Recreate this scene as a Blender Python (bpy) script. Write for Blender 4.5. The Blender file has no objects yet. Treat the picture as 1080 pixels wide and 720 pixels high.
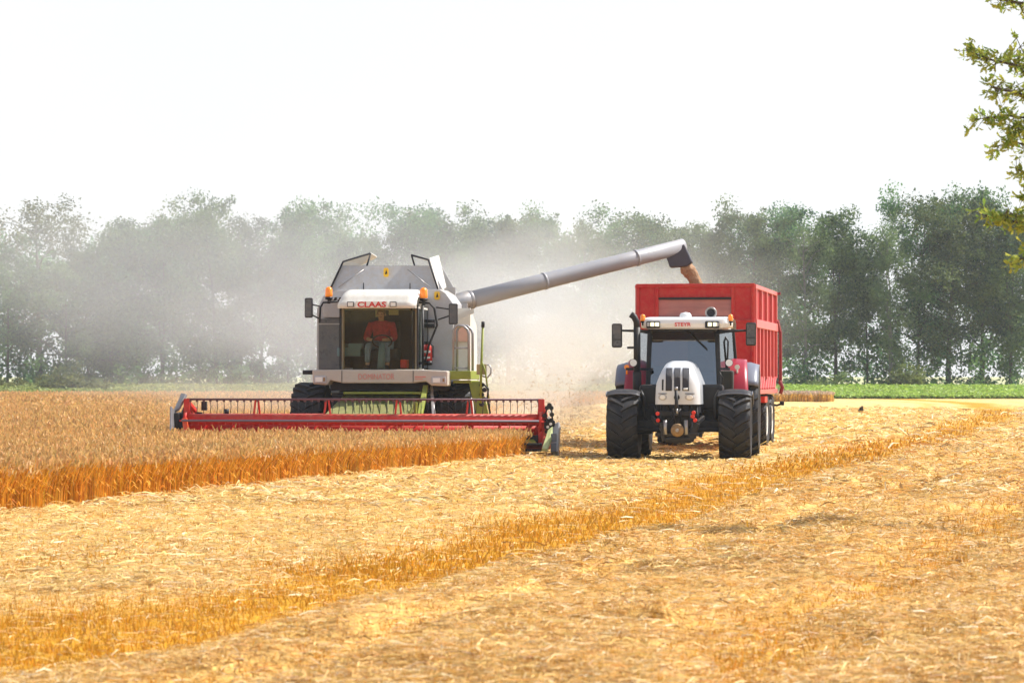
import bpy, bmesh, math, random
import numpy as np
from mathutils import Vector, Matrix
R = math.radians
rng = np.random.default_rng(7)
random.seed(7)
sc = bpy.context.scene
COL = sc.collection

# ------------------------------------------------------------------ camera
F, CX, HOR, H = 2800.0, 540.0, 397.0, 1.6          # focal length in photo pixels, horizon line, eye height
cam = bpy.data.cameras.new('camera')
co = bpy.data.objects.new('camera', cam); COL.objects.link(co)
co.location = (0, 0, H); co.rotation_euler = (R(90), 0, 0)
cam.sensor_width = 36; cam.lens = F / 1080 * 36
cam.shift_y = (HOR - 360) / 1080
cam.clip_start = .5; cam.clip_end = 20000
cam.dof.use_dof = True; cam.dof.focus_distance = 52; cam.dof.aperture_fstop = 5.6
sc.camera = co

def W(px, py, d):
    return Vector(((px - CX) / F * d, d, H - (py - HOR) / F * d))

class Frame:
    """local axes of a machine: x to the viewer's right, -y forward, z up"""
    def __init__(s, ox, oy, deg):
        s.ox, s.oy, s.t = ox, oy, R(deg); s.c, s.s = math.cos(s.t), math.sin(s.t)
    def P(s, px, py, ly):
        k = (px - CX) / F
        lx = (k * (s.oy + ly * s.c) - s.ox + ly * s.s) / (s.c - k * s.s)
        wy = s.oy + lx * s.s + ly * s.c
        return Vector((lx, ly, H - (py - HOR) / F * wy))
    def world(s, v):
        return Vector((s.ox + v[0] * s.c - v[1] * s.s, s.oy + v[0] * s.s + v[1] * s.c, v[2]))
    def local(s, x, y):
        dx, dy = x - s.ox, y - s.oy
        return dx * s.c + dy * s.s, -dx * s.s + dy * s.c

# ------------------------------------------------------------------ materials
MATS = {}
def mat(name, col, rough=.5, metal=0, spec=.5, coat=0, var=0, vscale=4, bump=0, bscale=40, dirt=0, trans=0, emit=None, estr=0):
    m = bpy.data.materials.new(name); m.use_nodes = True
    nt = m.node_tree; n = nt.nodes; l = nt.links
    b = n['Principled BSDF']; out = n['Material Output']
    b.inputs['Roughness'].default_value = rough; b.inputs['Metallic'].default_value = metal
    b.inputs['Specular IOR Level'].default_value = spec
    b.inputs['Coat Weight'].default_value = coat
    b.inputs['Base Color'].default_value = (*col, 1)
    tc = n.new('ShaderNodeTexCoord')
    csock = None
    if var or dirt:
        nz = n.new('ShaderNodeTexNoise'); nz.inputs['Scale'].default_value = vscale; nz.inputs['Detail'].default_value = 6
        nz.inputs['Roughness'].default_value = .65
        l.new(tc.outputs['Object'], nz.inputs['Vector'])
        mx = n.new('ShaderNodeMix'); mx.data_type = 'RGBA'
        mr = n.new('ShaderNodeMapRange'); mr.inputs[1].default_value = .35; mr.inputs[2].default_value = .7
        l.new(nz.outputs['Fac'], mr.inputs[0])
        l.new(mr.outputs[0], mx.inputs['Factor'])
        mx.inputs['A'].default_value = (*[c * (1 - var) for c in col], 1)
        d = (.42, .33, .22)
        t = [c * (1 + var) for c in col]
        mx.inputs['B'].default_value = (*[min(1, a * (1 - dirt) + b_ * dirt) for a, b_ in zip(t, d)], 1)
        csock = mx.outputs['Result']
        if dirt:                                        # chaff dust settled on ledges and other upward faces
            ge = n.new('ShaderNodeNewGeometry'); sx = n.new('ShaderNodeSeparateXYZ'); l.new(ge.outputs['Normal'], sx.inputs[0])
            u1 = n.new('ShaderNodeMapRange'); u1.inputs[1].default_value = .15; u1.inputs[2].default_value = .95; u1.inputs[4].default_value = min(.75, dirt * 4)
            l.new(sx.outputs['Z'], u1.inputs[0])
            n2 = n.new('ShaderNodeTexNoise'); n2.inputs['Scale'].default_value = 9; n2.inputs['Detail'].default_value = 8; n2.inputs['Roughness'].default_value = .8
            l.new(tc.outputs['Object'], n2.inputs['Vector'])
            u2 = n.new('ShaderNodeMapRange'); u2.inputs[1].default_value = .35; u2.inputs[2].default_value = .62; l.new(n2.outputs['Fac'], u2.inputs[0])
            u2b = n.new('ShaderNodeMapRange'); u2b.inputs[1].default_value = .45; u2b.inputs[2].default_value = .75; u2b.inputs[4].default_value = min(.5, dirt * 2); l.new(n2.outputs['Fac'], u2b.inputs[0])
            u3 = n.new('ShaderNodeMath'); u3.operation = 'MULTIPLY_ADD'; l.new(u1.outputs[0], u3.inputs[0]); l.new(u2.outputs[0], u3.inputs[1]); l.new(u2b.outputs[0], u3.inputs[2]); u3.use_clamp = True
            m3 = n.new('ShaderNodeMix'); m3.data_type = 'RGBA'; l.new(u3.outputs[0], m3.inputs['Factor']); l.new(csock, m3.inputs['A']); m3.inputs['B'].default_value = (.40, .30, .17, 1)
            csock = m3.outputs['Result']
        l.new(csock, b.inputs['Base Color'])
        rr = n.new('ShaderNodeMapRange'); rr.inputs[3].default_value = max(0, rough - .1); rr.inputs[4].default_value = min(1, rough + .2)
        l.new(nz.outputs['Fac'], rr.inputs[0]); l.new(rr.outputs[0], b.inputs['Roughness'])
    if bump:
        nb = n.new('ShaderNodeTexNoise'); nb.inputs['Scale'].default_value = bscale; nb.inputs['Detail'].default_value = 4
        l.new(tc.outputs['Object'], nb.inputs['Vector'])
        bp = n.new('ShaderNodeBump'); bp.inputs['Strength'].default_value = bump; bp.inputs['Distance'].default_value = .02
        l.new(nb.outputs['Fac'], bp.inputs['Height']); l.new(bp.outputs[0], b.inputs['Normal'])
    if emit:
        b.inputs['Emission Color'].default_value = (*emit, 1); b.inputs['Emission Strength'].default_value = estr
    MATS[name] = m
    return m

def leafmat(name, c1, c2, attr=None, trans=.45, rough=.55):
    """thin plant matter: diffuse + translucent, colour from a per-face attribute or noise"""
    m = bpy.data.materials.new(name); m.use_nodes = True
    nt = m.node_tree; n = nt.nodes; l = nt.links
    b = n['Principled BSDF']; out = n['Material Output']
    b.inputs['Roughness'].default_value = rough; b.inputs['Specular IOR Level'].default_value = .3
    mx = n.new('ShaderNodeMix'); mx.data_type = 'RGBA'
    mx.inputs['A'].default_value = (*c1, 1); mx.inputs['B'].default_value = (*c2, 1)
    if attr:
        a = n.new('ShaderNodeAttribute'); a.attribute_name = attr
        l.new(a.outputs['Fac'], mx.inputs['Factor'])
    col = mx.outputs['Result']
    oi = n.new('ShaderNodeObjectInfo')
    hs = n.new('ShaderNodeHueSaturation')
    mr = n.new('ShaderNodeMapRange'); mr.inputs[3].default_value = .465; mr.inputs[4].default_value = .53
    l.new(oi.outputs['Random'], mr.inputs[0]); l.new(mr.outputs[0], hs.inputs['Hue'])
    mr2 = n.new('ShaderNodeMapRange'); mr2.inputs[3].default_value = .72; mr2.inputs[4].default_value = 1.5
    l.new(oi.outputs['Random'], mr2.inputs[0]); l.new(mr2.outputs[0], hs.inputs['Value'])
    l.new(col, hs.inputs['Color']); col = hs.outputs[0]
    l.new(col, b.inputs['Base Color'])
    tr = n.new('ShaderNodeBsdfTranslucent')
    g = n.new('ShaderNodeGamma'); g.inputs[1].default_value = .85
    l.new(col, g.inputs[0]); l.new(g.outputs[0], tr.inputs['Color'])
    ms = n.new('ShaderNodeMixShader'); ms.inputs[0].default_value = trans
    l.new(b.outputs[0], ms.inputs[1]); l.new(tr.outputs[0], ms.inputs[2]); l.new(ms.outputs[0], out.inputs[0])
    return m

def attrmat(name, attr, trans=0, rough=.6, noise=0, nscale=8, bump=0, bscale=30, spec=.3):
    """colour straight from a colour attribute of the mesh (what each straw or patch of soil is)"""
    m = bpy.data.materials.new(name); m.use_nodes = True
    nt = m.node_tree; n = nt.nodes; l = nt.links
    b = n['Principled BSDF']; out = n['Material Output']
    b.inputs['Roughness'].default_value = rough; b.inputs['Specular IOR Level'].default_value = spec
    a = n.new('ShaderNodeAttribute'); a.attribute_name = attr
    col = a.outputs['Color']
    tc = n.new('ShaderNodeTexCoord')
    if noise:
        nz = n.new('ShaderNodeTexNoise'); nz.inputs['Scale'].default_value = nscale; nz.inputs['Detail'].default_value = 8; nz.inputs['Roughness'].default_value = .75
        l.new(tc.outputs['Object'], nz.inputs['Vector'])
        hs = n.new('ShaderNodeHueSaturation')
        mr = n.new('ShaderNodeMapRange'); mr.inputs[1].default_value = .3; mr.inputs[2].default_value = .7
        mr.inputs[3].default_value = 1 - noise; mr.inputs[4].default_value = 1 + noise
        l.new(nz.outputs['Fac'], mr.inputs[0]); l.new(mr.outputs[0], hs.inputs['Value']); l.new(col, hs.inputs['Color'])
        col = hs.outputs[0]
    if bump:
        nb = n.new('ShaderNodeTexNoise'); nb.inputs['Scale'].default_value = bscale; nb.inputs['Detail'].default_value = 6
        l.new(tc.outputs['Object'], nb.inputs['Vector'])
        bp = n.new('ShaderNodeBump'); bp.inputs['Strength'].default_value = bump; bp.inputs['Distance'].default_value = .05
        l.new(nb.outputs['Fac'], bp.inputs['Height']); l.new(bp.outputs[0], b.inputs['Normal'])
    l.new(col, b.inputs['Base Color'])
    if trans:
        tr = n.new('ShaderNodeBsdfTranslucent'); l.new(col, tr.inputs['Color'])
        ms = n.new('ShaderNodeMixShader'); ms.inputs[0].default_value = trans
        l.new(b.outputs[0], ms.inputs[1]); l.new(tr.outputs[0], ms.inputs[2]); l.new(ms.outputs[0], out.inputs[0])
    return m

def glassmat(name, tint, refl=.25, rough=.03, film=0, filmcol=(.3, .3, .3), ior=1.5):
    m = bpy.data.materials.new(name); m.use_nodes = True
    nt = m.node_tree; n = nt.nodes; l = nt.links
    n.remove(n['Principled BSDF']); out = n['Material Output']
    t = n.new('ShaderNodeBsdfTransparent'); t.inputs[0].default_value = (*tint, 1)
    g = n.new('ShaderNodeBsdfGlossy'); g.inputs['Roughness'].default_value = rough; g.inputs['Color'].default_value = (.9, .95, 1, 1)
    fr = n.new('ShaderNodeFresnel'); fr.inputs[0].default_value = ior
    ad = n.new('ShaderNodeMath'); ad.operation = 'ADD'; ad.inputs[1].default_value = refl; ad.use_clamp = True
    l.new(fr.outputs[0], ad.inputs[0])
    ms = n.new('ShaderNodeMixShader'); l.new(ad.outputs[0], ms.inputs[0]); l.new(t.outputs[0], ms.inputs[1]); l.new(g.outputs[0], ms.inputs[2])
    last = ms.outputs[0]
    if film:                                            # field dust lying on the pane
        d = n.new('ShaderNodeBsdfDiffuse'); d.inputs[0].default_value = (*filmcol, 1)
        nz = n.new('ShaderNodeTexNoise'); nz.inputs['Scale'].default_value = 3; nz.inputs['Detail'].default_value = 5
        mr = n.new('ShaderNodeMapRange'); mr.inputs[3].default_value = film * .5; mr.inputs[4].default_value = film * 1.5
        l.new(nz.outputs['Fac'], mr.inputs[0])
        m2 = n.new('ShaderNodeMixShader'); l.new(mr.outputs[0], m2.inputs[0]); l.new(last, m2.inputs[1]); l.new(d.outputs[0], m2.inputs[2])
        last = m2.outputs[0]
    l.new(last, out.inputs[0])
    return m

CREAM = mat('cream_paint', (.72, .70, .65), .4, coat=.2, var=.05, vscale=3, dirt=.07)
SHADECREAM = mat('shaded_cream_paint', (.52, .48, .42), .55, var=.08, vscale=3, dirt=.12)  # cream paint with the fascia's shade put into its colour, plus field dirt
FEEDER = mat('shaded_dusty_lime', (.13, .16, .022), .6, var=.2, vscale=6, dirt=.09)  # lime paint darkened: shade under the machine painted in, with dust over it
GREY = mat('grey_paint', (.47, .49, .53), .45, coat=.05, var=.12, vscale=2.5, dirt=.15)
LIME = mat('lime_paint', (.22, .28, .016), .5, var=.12, vscale=5, dirt=.09)
RED = mat('red_paint', (.62, .012, .010), .45, spec=.3, coat=.05, var=.10, vscale=3, dirt=.09)
TRED = mat('trailer_red', (.50, .005, .014), .5, spec=.25, coat=.03, var=.12, vscale=1.6, dirt=.10)
CRED = mat('tractor_red', (.34, .008, .025), .35, coat=.25)
SILVER = mat('silver_paint', (.62, .64, .67), .32, coat=.5, var=.02)
TWHITE = mat('white_paint', (.78, .78, .78), .35, coat=.4, var=.02)
TUBE = mat('auger_grey', (.31, .32, .36), .4, coat=.1, var=.04, vscale=1.2, dirt=.06)
BLACK = mat('black_paint', (.008, .009, .014), .45, spec=.35, var=.2, dirt=.02)
NAVY = mat('dark_castings', (.010, .013, .024), .5, spec=.3, var=.3, vscale=9, dirt=.02, bump=.2)
RUBBER = mat('tyre_rubber', (.016, .018, .025), .55, spec=.3, var=.25, vscale=7, dirt=.02, bump=.15, bscale=60)
SPOUT = mat('rubber_spout', (.055, .055, .075), .6, var=.15)
STEEL = mat('worn_steel', (.34, .34, .36), .4, metal=.6, var=.12, vscale=8, dirt=.1)
RUST = mat('rusty_steel', (.30, .19, .09), .55, metal=.4, var=.25, vscale=14)
ORANGE = mat('amber_plastic', (.95, .26, .01), .25, coat=.5, emit=(1, .25, 0), estr=.12)
YELLOW = mat('yellow_sticker', (.80, .48, .02), .5)
LENS = mat('lamp_lens', (.78, .78, .76), .12, coat=.6)
LAMPON = mat('lit_lamp', (.9, .85, .6), .2, emit=(1, .93, .6), estr=.9)
DARKGLASS = mat('dark_panel', (.05, .055, .075), .25, coat=.3, var=.15, dirt=.08)
INTER = mat('cab_interior', (.04, .04, .036), .7, var=.2)
INTBEIGE = mat('cab_trim', (.36, .31, .22), .7, var=.1)
TEAL = mat('steering_column', (.14, .22, .24), .5)
LETRED = mat('red_lettering', (.62, .03, .03), .5)
LETPALE = mat('faded_red_lettering', (.62, .22, .18), .5)
WHITEP = mat('white_plate', (.85, .85, .82), .4)
PINK = mat('pink_panel', (.72, .42, .33), .4, coat=.2, var=.08)
SHIRT = mat('plaid_shirt', (.42, .045, .05), .85, var=.35, vscale=16)
JEANS = mat('jeans_denim', (.20, .27, .36), .85, var=.2, vscale=18)
SKIN = mat('skin', (.55, .33, .22), .55)
HAIR = mat('hair', (.16, .10, .05), .7)
GRAIN = mat('wheat_grain', (.36, .20, .10), .7, var=.3, vscale=30, bump=.6, bscale=60)
TANP = mat('tan_plate', (.40, .33, .16), .45, var=.15)
GLASS_T = glassmat('tractor_glass', (.26, .36, .42), .19)
GLASS_S = glassmat('side_glass', (.80, .88, .80), .06)
GLASS_C = glassmat('combine_glass', (.90, .90, .84), .0, film=.004, filmcol=(.40, .36, .28), ior=1.25)
MESHWIN = glassmat('dusty_window', (.75, .5, .48), .02, film=.5, filmcol=(.62, .28, .25))
BARK = mat('bark', (.085, .07, .055), .85, var=.3, vscale=3, bump=.5, bscale=8)
BARKPALE = mat('pale_bark', (.20, .195, .18), .8, var=.3, vscale=3, bump=.3, bscale=8)

# ------------------------------------------------------------------ mesh builder
class MB:
    def __init__(s): s.v = []; s.f = []; s.sm = []
    def add(s, vs, fs, smooth=False):
        o = len(s.v); s.v += [tuple(v) for v in vs]
        for f in fs: s.f.append([i + o for i in f]); s.sm.append(smooth)
        return s
    def hexa(s, p):            # p: 4 bottom (ccw) + 4 top
        return s.add(p, [(3, 2, 1, 0), (4, 5, 6, 7), (0, 1, 5, 4), (1, 2, 6, 5), (2, 3, 7, 6), (3, 0, 4, 7)])
    def box(s, x0, x1, y0, y1, z0, z1):
        if x0 > x1: x0, x1 = x1, x0
        if y0 > y1: y0, y1 = y1, y0
        if z0 > z1: z0, z1 = z1, z0
        return s.hexa([(x0, y0, z0), (x1, y0, z0), (x1, y1, z0), (x0, y1, z0), (x0, y0, z1), (x1, y0, z1), (x1, y1, z1), (x0, y1, z1)])
    def beam(s, a, b, w, h, up=(0, 0, 1)):    # rectangular bar from a to b
        a, b = Vector(a), Vector(b); d = (b - a).normalized(); u = Vector(up)
        if abs(d.dot(u)) > .98: u = Vector((0, 1, 0))
        x = d.cross(u).normalized(); u = x.cross(d)
        p = []
        for q in (a, b):
            p.append([q - x * w / 2 - u * h / 2, q + x * w / 2 - u * h / 2, q + x * w / 2 + u * h / 2, q - x * w / 2 + u * h / 2])
        return s.add(p[0] + p[1], [(0, 1, 2, 3), (7, 6, 5, 4), (0, 4, 5, 1), (1, 5, 6, 2), (2, 6, 7, 3), (3, 7, 4, 0)])
    def tube(s, pts, r, n=10, caps=True):
        pts = [Vector(p) for p in pts]; rs = r if isinstance(r, (list, tuple)) else [r] * len(pts)
        vs = []; fs = []; prev = None
        for i, p in enumerate(pts):
            d = (pts[min(i + 1, len(pts) - 1)] - pts[max(i - 1, 0)]).normalized()
            if prev is None:
                a = Vector((0, 0, 1)) if abs(d.z) < .9 else Vector((1, 0, 0))
                x = d.cross(a).normalized()
            else:
                x = (prev - d * prev.dot(d)).normalized()
            prev = x; y = d.cross(x)
            for k in range(n):
                t = 2 * math.pi * k / n
                vs.append(p + (x * math.cos(t) + y * math.sin(t)) * rs[i])
        for i in range(len(pts) - 1):
            for k in range(n):
                a, b = i * n + k, i * n + (k + 1) % n
                fs.append((a, b, b + n, a + n))
        s.add(vs, fs, True)
        if caps:
            o = len(s.v) - len(vs)
            s.f.append([o + k for k in range(n)][::-1]); s.sm.append(False)
            s.f.append([o + (len(pts) - 1) * n + k for k in range(n)]); s.sm.append(False)
        return s
    def lathe(s, prof, c=(0, 0, 0), axis='x', n=32, smooth=True):   # prof: (along axis, radius)
        vs = []; fs = []
        for a, r in prof:
            for k in range(n):
                t = 2 * math.pi * k / n
                q, w = r * math.cos(t), r * math.sin(t)
                v = {'x': (a, q, w), 'y': (q, a, w), 'z': (q, w, a)}[axis]
                vs.append((v[0] + c[0], v[1] + c[1], v[2] + c[2]))
        for i in range(len(prof) - 1):
            for k in range(n):
                a, b = i * n + k, i * n + (k + 1) % n
                fs.append((a, b, b + n, a + n))
        s.add(vs, fs, smooth)
        o = len(s.v) - len(vs); m = len(prof) - 1
        if prof[0][1] > 1e-4: s.f.append([o + k for k in range(n)][::-1]); s.sm.append(False)
        if prof[m][1] > 1e-4: s.f.append([o + m * n + k for k in range(n)]); s.sm.append(False)
        return s
    def prism(s, poly, a0, a1, axis='y'):      # polygon in the other two axes, extruded
        n = len(poly)
        def q(p, a): return {'y': (p[0], a, p[1]), 'x': (a, p[0], p[1]), 'z': (p[0], p[1], a)}[axis]
        vs = [q(p, a0) for p in poly] + [q(p, a1) for p in poly]
        fs = [tuple(range(n))[::-1], tuple(range(n, 2 * n))] + [(i, (i + 1) % n, n + (i + 1) % n, n + i) for i in range(n)]
        return s.add(vs, fs)
    def plate(s, pts, th):                       # flat polygon given by 3d points, thickened along its normal
        pts = [Vector(p) for p in pts]; nrm = (pts[1] - pts[0]).cross(pts[2] - pts[0]).normalized() * th
        n = len(pts); vs = pts + [p + nrm for p in pts]
        fs = [tuple(range(n))[::-1], tuple(range(n, 2 * n))] + [(i, (i + 1) % n, n + (i + 1) % n, n + i) for i in range(n)]
        return s.add(vs, fs)
    def grid(s, fn, nu, nv, smooth=True):
        vs = [fn(u / nu, v / nv) for u in range(nu + 1) for v in range(nv + 1)]
        fs = [(u * (nv + 1) + v, (u + 1) * (nv + 1) + v, (u + 1) * (nv + 1) + v + 1, u * (nv + 1) + v + 1) for u in range(nu) for v in range(nv)]
        return s.add(vs, fs, smooth)
    def mesh(s, name):
        me = bpy.data.meshes.new(name); me.from_pydata(s.v, [], s.f); me.update()
        bm = bmesh.new(); bm.from_mesh(me); bmesh.ops.recalc_face_normals(bm, faces=bm.faces); bm.to_mesh(me); bm.free()
        me.polygons.foreach_set('use_smooth', s.sm)
        return me

def tag(o, label=None, cat=None, group=None, kind=None):
    if label: o['label'] = label
    if cat: o['category'] = cat
    if group: o['group'] = group
    if kind: o['kind'] = kind
    return o
def link(name, me, m, parent=None, loc=(0, 0, 0), rot=(0, 0, 0)):
    o = bpy.data.objects.new(name, me); COL.objects.link(o)
    if m and not me.materials: me.materials.append(m)
    o.parent = parent; o.location = loc; o.rotation_euler = rot
    return o
SEPARATE = set('grain_tank handrail side_window axle fuel_tank step_box console lift_ram side_cover door_seal grab_rail lift_arm end_sheet reel_carrier divider_shield side_panel hose_coupler hydraulic_hose link_ball rear_window wing flap_strut mirror_arm vent_louvre seam mirror_back sprocket rear_hose'.split())
def pieces(mb):
    up = list(range(len(mb.v)))
    def find(i):
        while up[i] != i: up[i] = up[up[i]]; i = up[i]
        return i
    for f in mb.f:
        r0 = find(f[0])
        for i in f[1:]: up[find(i)] = r0
    g = {}
    for f, sm in zip(mb.f, mb.sm): g.setdefault(find(f[0]), []).append((f, sm))
    out = []
    for fs in g.values():
        q = MB(); ix = {}
        for f, sm in fs:
            for i in f:
                if i not in ix: ix[i] = len(q.v); q.v.append(mb.v[i])
            q.f.append([ix[i] for i in f]); q.sm.append(sm)
        out.append(q)
    return out
def part(name, mb, m, parent=None, bevel=0, label=None, loc=(0, 0, 0), rot=(0, 0, 0)):
    if name in SEPARATE:
        ps = pieces(mb)
        if len(ps) > 1:
            os_ = [part_(name, q, m, parent, bevel, label, loc, rot) for q in ps]
            return os_[0]
    return part_(name, mb, m, parent, bevel, label, loc, rot)
def part_(name, mb, m, parent=None, bevel=0, label=None, loc=(0, 0, 0), rot=(0, 0, 0)):
    o = link(name, mb.mesh(name), m, parent, loc, rot)
    if bevel:
        b = o.modifiers.new('bevel', 'BEVEL'); b.width = bevel; b.segments = 2; b.limit_method = 'ANGLE'; b.angle_limit = R(40)
    if label: o['label'] = label
    return o
def empty(name, loc=(0, 0, 0), rz=0, parent=None):
    o = bpy.data.objects.new(name, None); COL.objects.link(o); o.location = loc; o.rotation_euler = (0, 0, rz); o.parent = parent
    o.empty_display_size = .2
    return o
def lettering(txt, parent, centre, width, height, m, rz=0, bold=.012, name='lettering'):
    cu = bpy.data.curves.new(name, 'FONT'); cu.body = txt; cu.align_x = 'CENTER'; cu.align_y = 'CENTER'
    cu.size = 1; cu.extrude = .01; cu.offset = bold; cu.resolution_u = 3
    o = bpy.data.objects.new(name, cu); COL.objects.link(o); cu.materials.append(m)
    o.parent = parent; o.location = centre; o.rotation_euler = (R(90), 0, rz)
    bpy.context.view_layer.update()
    me = bpy.data.meshes.new_from_object(o.evaluated_get(bpy.context.evaluated_depsgraph_get()))
    bpy.data.objects.remove(o)
    if not me.materials: me.materials.append(m)
    xs = [v.co.x for v in me.vertices]; ys_ = [v.co.y for v in me.vertices]
    cx_, cy_ = (max(xs) + min(xs)) / 2, (max(ys_) + min(ys_)) / 2
    sx, sy = width / (max(xs) - min(xs)), height / (max(ys_) - min(ys_))
    for v in me.vertices: v.co = ((v.co.x - cx_) * sx, (v.co.y - cy_) * sy, v.co.z * .3)
    o = bpy.data.objects.new(name, me); COL.objects.link(o)
    o.parent = parent; o.location = centre; o.rotation_euler = (R(90), 0, rz)
    return o

# raw numpy mesh with a colour attribute
def npmesh(name, V, Q, col=None, m=None, smooth=False, fac=None):
    me = bpy.data.meshes.new(name)
    nv, nf, k = len(V), len(Q), Q.shape[1]
    me.vertices.add(nv); me.vertices.foreach_set('co', np.ascontiguousarray(V, dtype=np.float32).ravel())
    me.loops.add(nf * k); me.loops.foreach_set('vertex_index', np.ascontiguousarray(Q, dtype=np.int32).ravel())
    me.polygons.add(nf); me.polygons.foreach_set('loop_start', np.arange(0, nf * k, k, dtype=np.int32))
    me.polygons.foreach_set('use_smooth', np.full(nf, smooth))
    me.update(calc_edges=True)
    if col is not None:
        a = me.color_attributes.new('tint', 'FLOAT_COLOR', 'POINT')
        a.data.foreach_set('color', np.concatenate([col, np.ones((nv, 1))], 1).astype(np.float32).ravel())
    if fac is not None:
        a = me.attributes.new('tone', 'FLOAT', 'POINT'); a.data.foreach_set('value', fac.astype(np.float32))
    if m: me.materials.append(m)
    return me

def hash2(i, j, seed):
    h = np.sin(i * 127.1 + j * 311.7 + seed * 74.7) * 43758.5453
    return h - np.floor(h)
def vnoise(x, y, seed=0):
    i, j = np.floor(x), np.floor(y); fx, fy = x - i, y - j
    fx = fx * fx * (3 - 2 * fx); fy = fy * fy * (3 - 2 * fy)
    a, b, c, d = hash2(i, j, seed), hash2(i + 1, j, seed), hash2(i, j + 1, seed), hash2(i + 1, j + 1, seed)
    return (a * (1 - fx) + b * fx) * (1 - fy) + (c * (1 - fx) + d * fx) * fy
def fbm(x, y, seed=0, o=4):
    s = 0; a = .5; t = 0
    for k in range(o):
        s = s + a * vnoise(x * 2 ** k, y * 2 ** k, seed + k); t += a; a *= .5
    return s / t
# ------------------------------------------------------------------ machine axes (needed by the crop too)
C = Frame(-2.62, 55.6, -7)          # combine harvester, origin on the ground under its front axle
T = Frame(3.19, 50.4, -7)           # tractor, same
L = Frame(3.916, 56.73, -10.5)      # trailer, origin under the middle of its front wall

# ------------------------------------------------------------------ field layout
def xc(y):                            # centre line of the golden stubble stripe (swaths curve gently)
    y = np.minimum(y, 160)
    return -9.15 + .3367 * y - .000668 * y * y
def edge_x(y):                        # the edge of the standing wheat
    return -5.67 + (y - 29.4) * .276
def header_left(y):
    return C.world((-3.78, 0, 0))[0] + (y - C.world((-3.78, 0, 0))[1]) * .123
def in_wheat(x, y):
    lx, ly = (x - C.ox) * C.c + (y - C.oy) * C.s, -(x - C.ox) * C.s + (y - C.oy) * C.c
    cut = (ly > -3.72) & (lx > -3.78)
    return (x < edge_x(y)) & ~cut & (y < 186)
def bands(x, y):
    """how much a spot is golden standing stubble (0..1) and how much it is greyish-brown chaff swath"""
    v = x - xc(y) + (fbm(x * .5, y * .25, 3) - .5) * 1.5
    cv = np.interp(y, [14, 18.5, 23.5, 31, 48, 60], [1.0, 1.35, 1.25, .9, .05, .05]); wd = 1.25 + .4 * np.clip((21 - y) / 5, 0, 1)
    g = np.clip(1.25 - np.abs(v - cv) / wd, 0, 1)
    g = np.clip(g * 1.3, 0, 1)
    g2 = np.clip(1.1 - np.abs(v - 5.9 + (y - 20) * .035) / .55, 0, 1) * .7
    g3 = np.clip(1.1 - np.abs(v + 3.1) / .5, 0, 1) * .6 * np.clip((y - 60) / 30, 0, 1)
    g4 = np.clip(1.1 - np.abs(v + 1.9) / .9, 0, 1) * .65 * np.clip((25 - y) / 5, 0, 1)
    g5 = np.maximum(np.clip(1.1 - np.abs(v - 3.6) / .3, 0, 1), np.clip(1.1 - np.abs(v - 2.9) / .25, 0, 1) * .7) * .45
    gold = np.maximum(np.maximum(np.maximum(g, g2), np.maximum(g3, g4)), g5)
    b = np.clip((v - cv - .6) / .7, 0, 1) * np.clip((95 - y) / 50, 0, 1)
    return gold, b, v
PALE = np.array((.80, .545, .205)); GOLD = np.array((.56, .275, .02)); CHAFF = np.array((.74, .475, .16)); DARKC = np.array((.20, .13, .06))
def ground_col(x, y):
    g, b, v = bands(x, y)
    c = PALE[None] * (1 - b[:, None]) + CHAFF[None] * b[:, None]
    c = c * (1 - g[:, None]) + GOLD[None] * g[:, None]
    n = fbm(x * 3.2, y * 2.2, 11)
    k = np.clip((n - .67) / .1, 0, 1) * (1 - .6 * g) * .6          # heaps of dark chaff
    c = c * (1 - k[:, None]) + DARKC[None] * k[:, None]
    # brown strip: machine shadow painted into the colour between them, darker straw beside
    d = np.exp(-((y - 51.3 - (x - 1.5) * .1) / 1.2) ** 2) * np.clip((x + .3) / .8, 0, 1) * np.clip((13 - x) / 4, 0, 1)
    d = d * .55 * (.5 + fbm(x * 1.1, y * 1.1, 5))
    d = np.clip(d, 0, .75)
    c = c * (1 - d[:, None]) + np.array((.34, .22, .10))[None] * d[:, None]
    return c
def height(x, y):
    g, b, v = bands(x, y)
    h = (.13 + .12 * b) * fbm(x * 1.1, y * 1.1, 21) * (1 - g) + .06 * fbm(x * 3.1, y * 3.1, 22) + .05 * b * (1 - g)
    tr = np.exp(-((v - 3.6) / .35) ** 2) + np.exp(-((v - 1.7) / .35) ** 2)      # wheel tracks pressed into the swath
    h = h - .05 * tr
    lx, ly = (x - T.ox) * T.c + (y - T.oy) * T.s, -(x - T.ox) * T.s + (y - T.oy) * T.c
    near = np.clip(1.6 - np.maximum(np.abs(lx) / 2.0, np.abs(ly - 4) / 7), 0, 1)
    h = h * (1 - near) + near * (.015 + .03 * fbm(x * 3, y * 3, 4))
    return h * np.clip((200 - y) / 60, 0, 1) - .03

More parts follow.
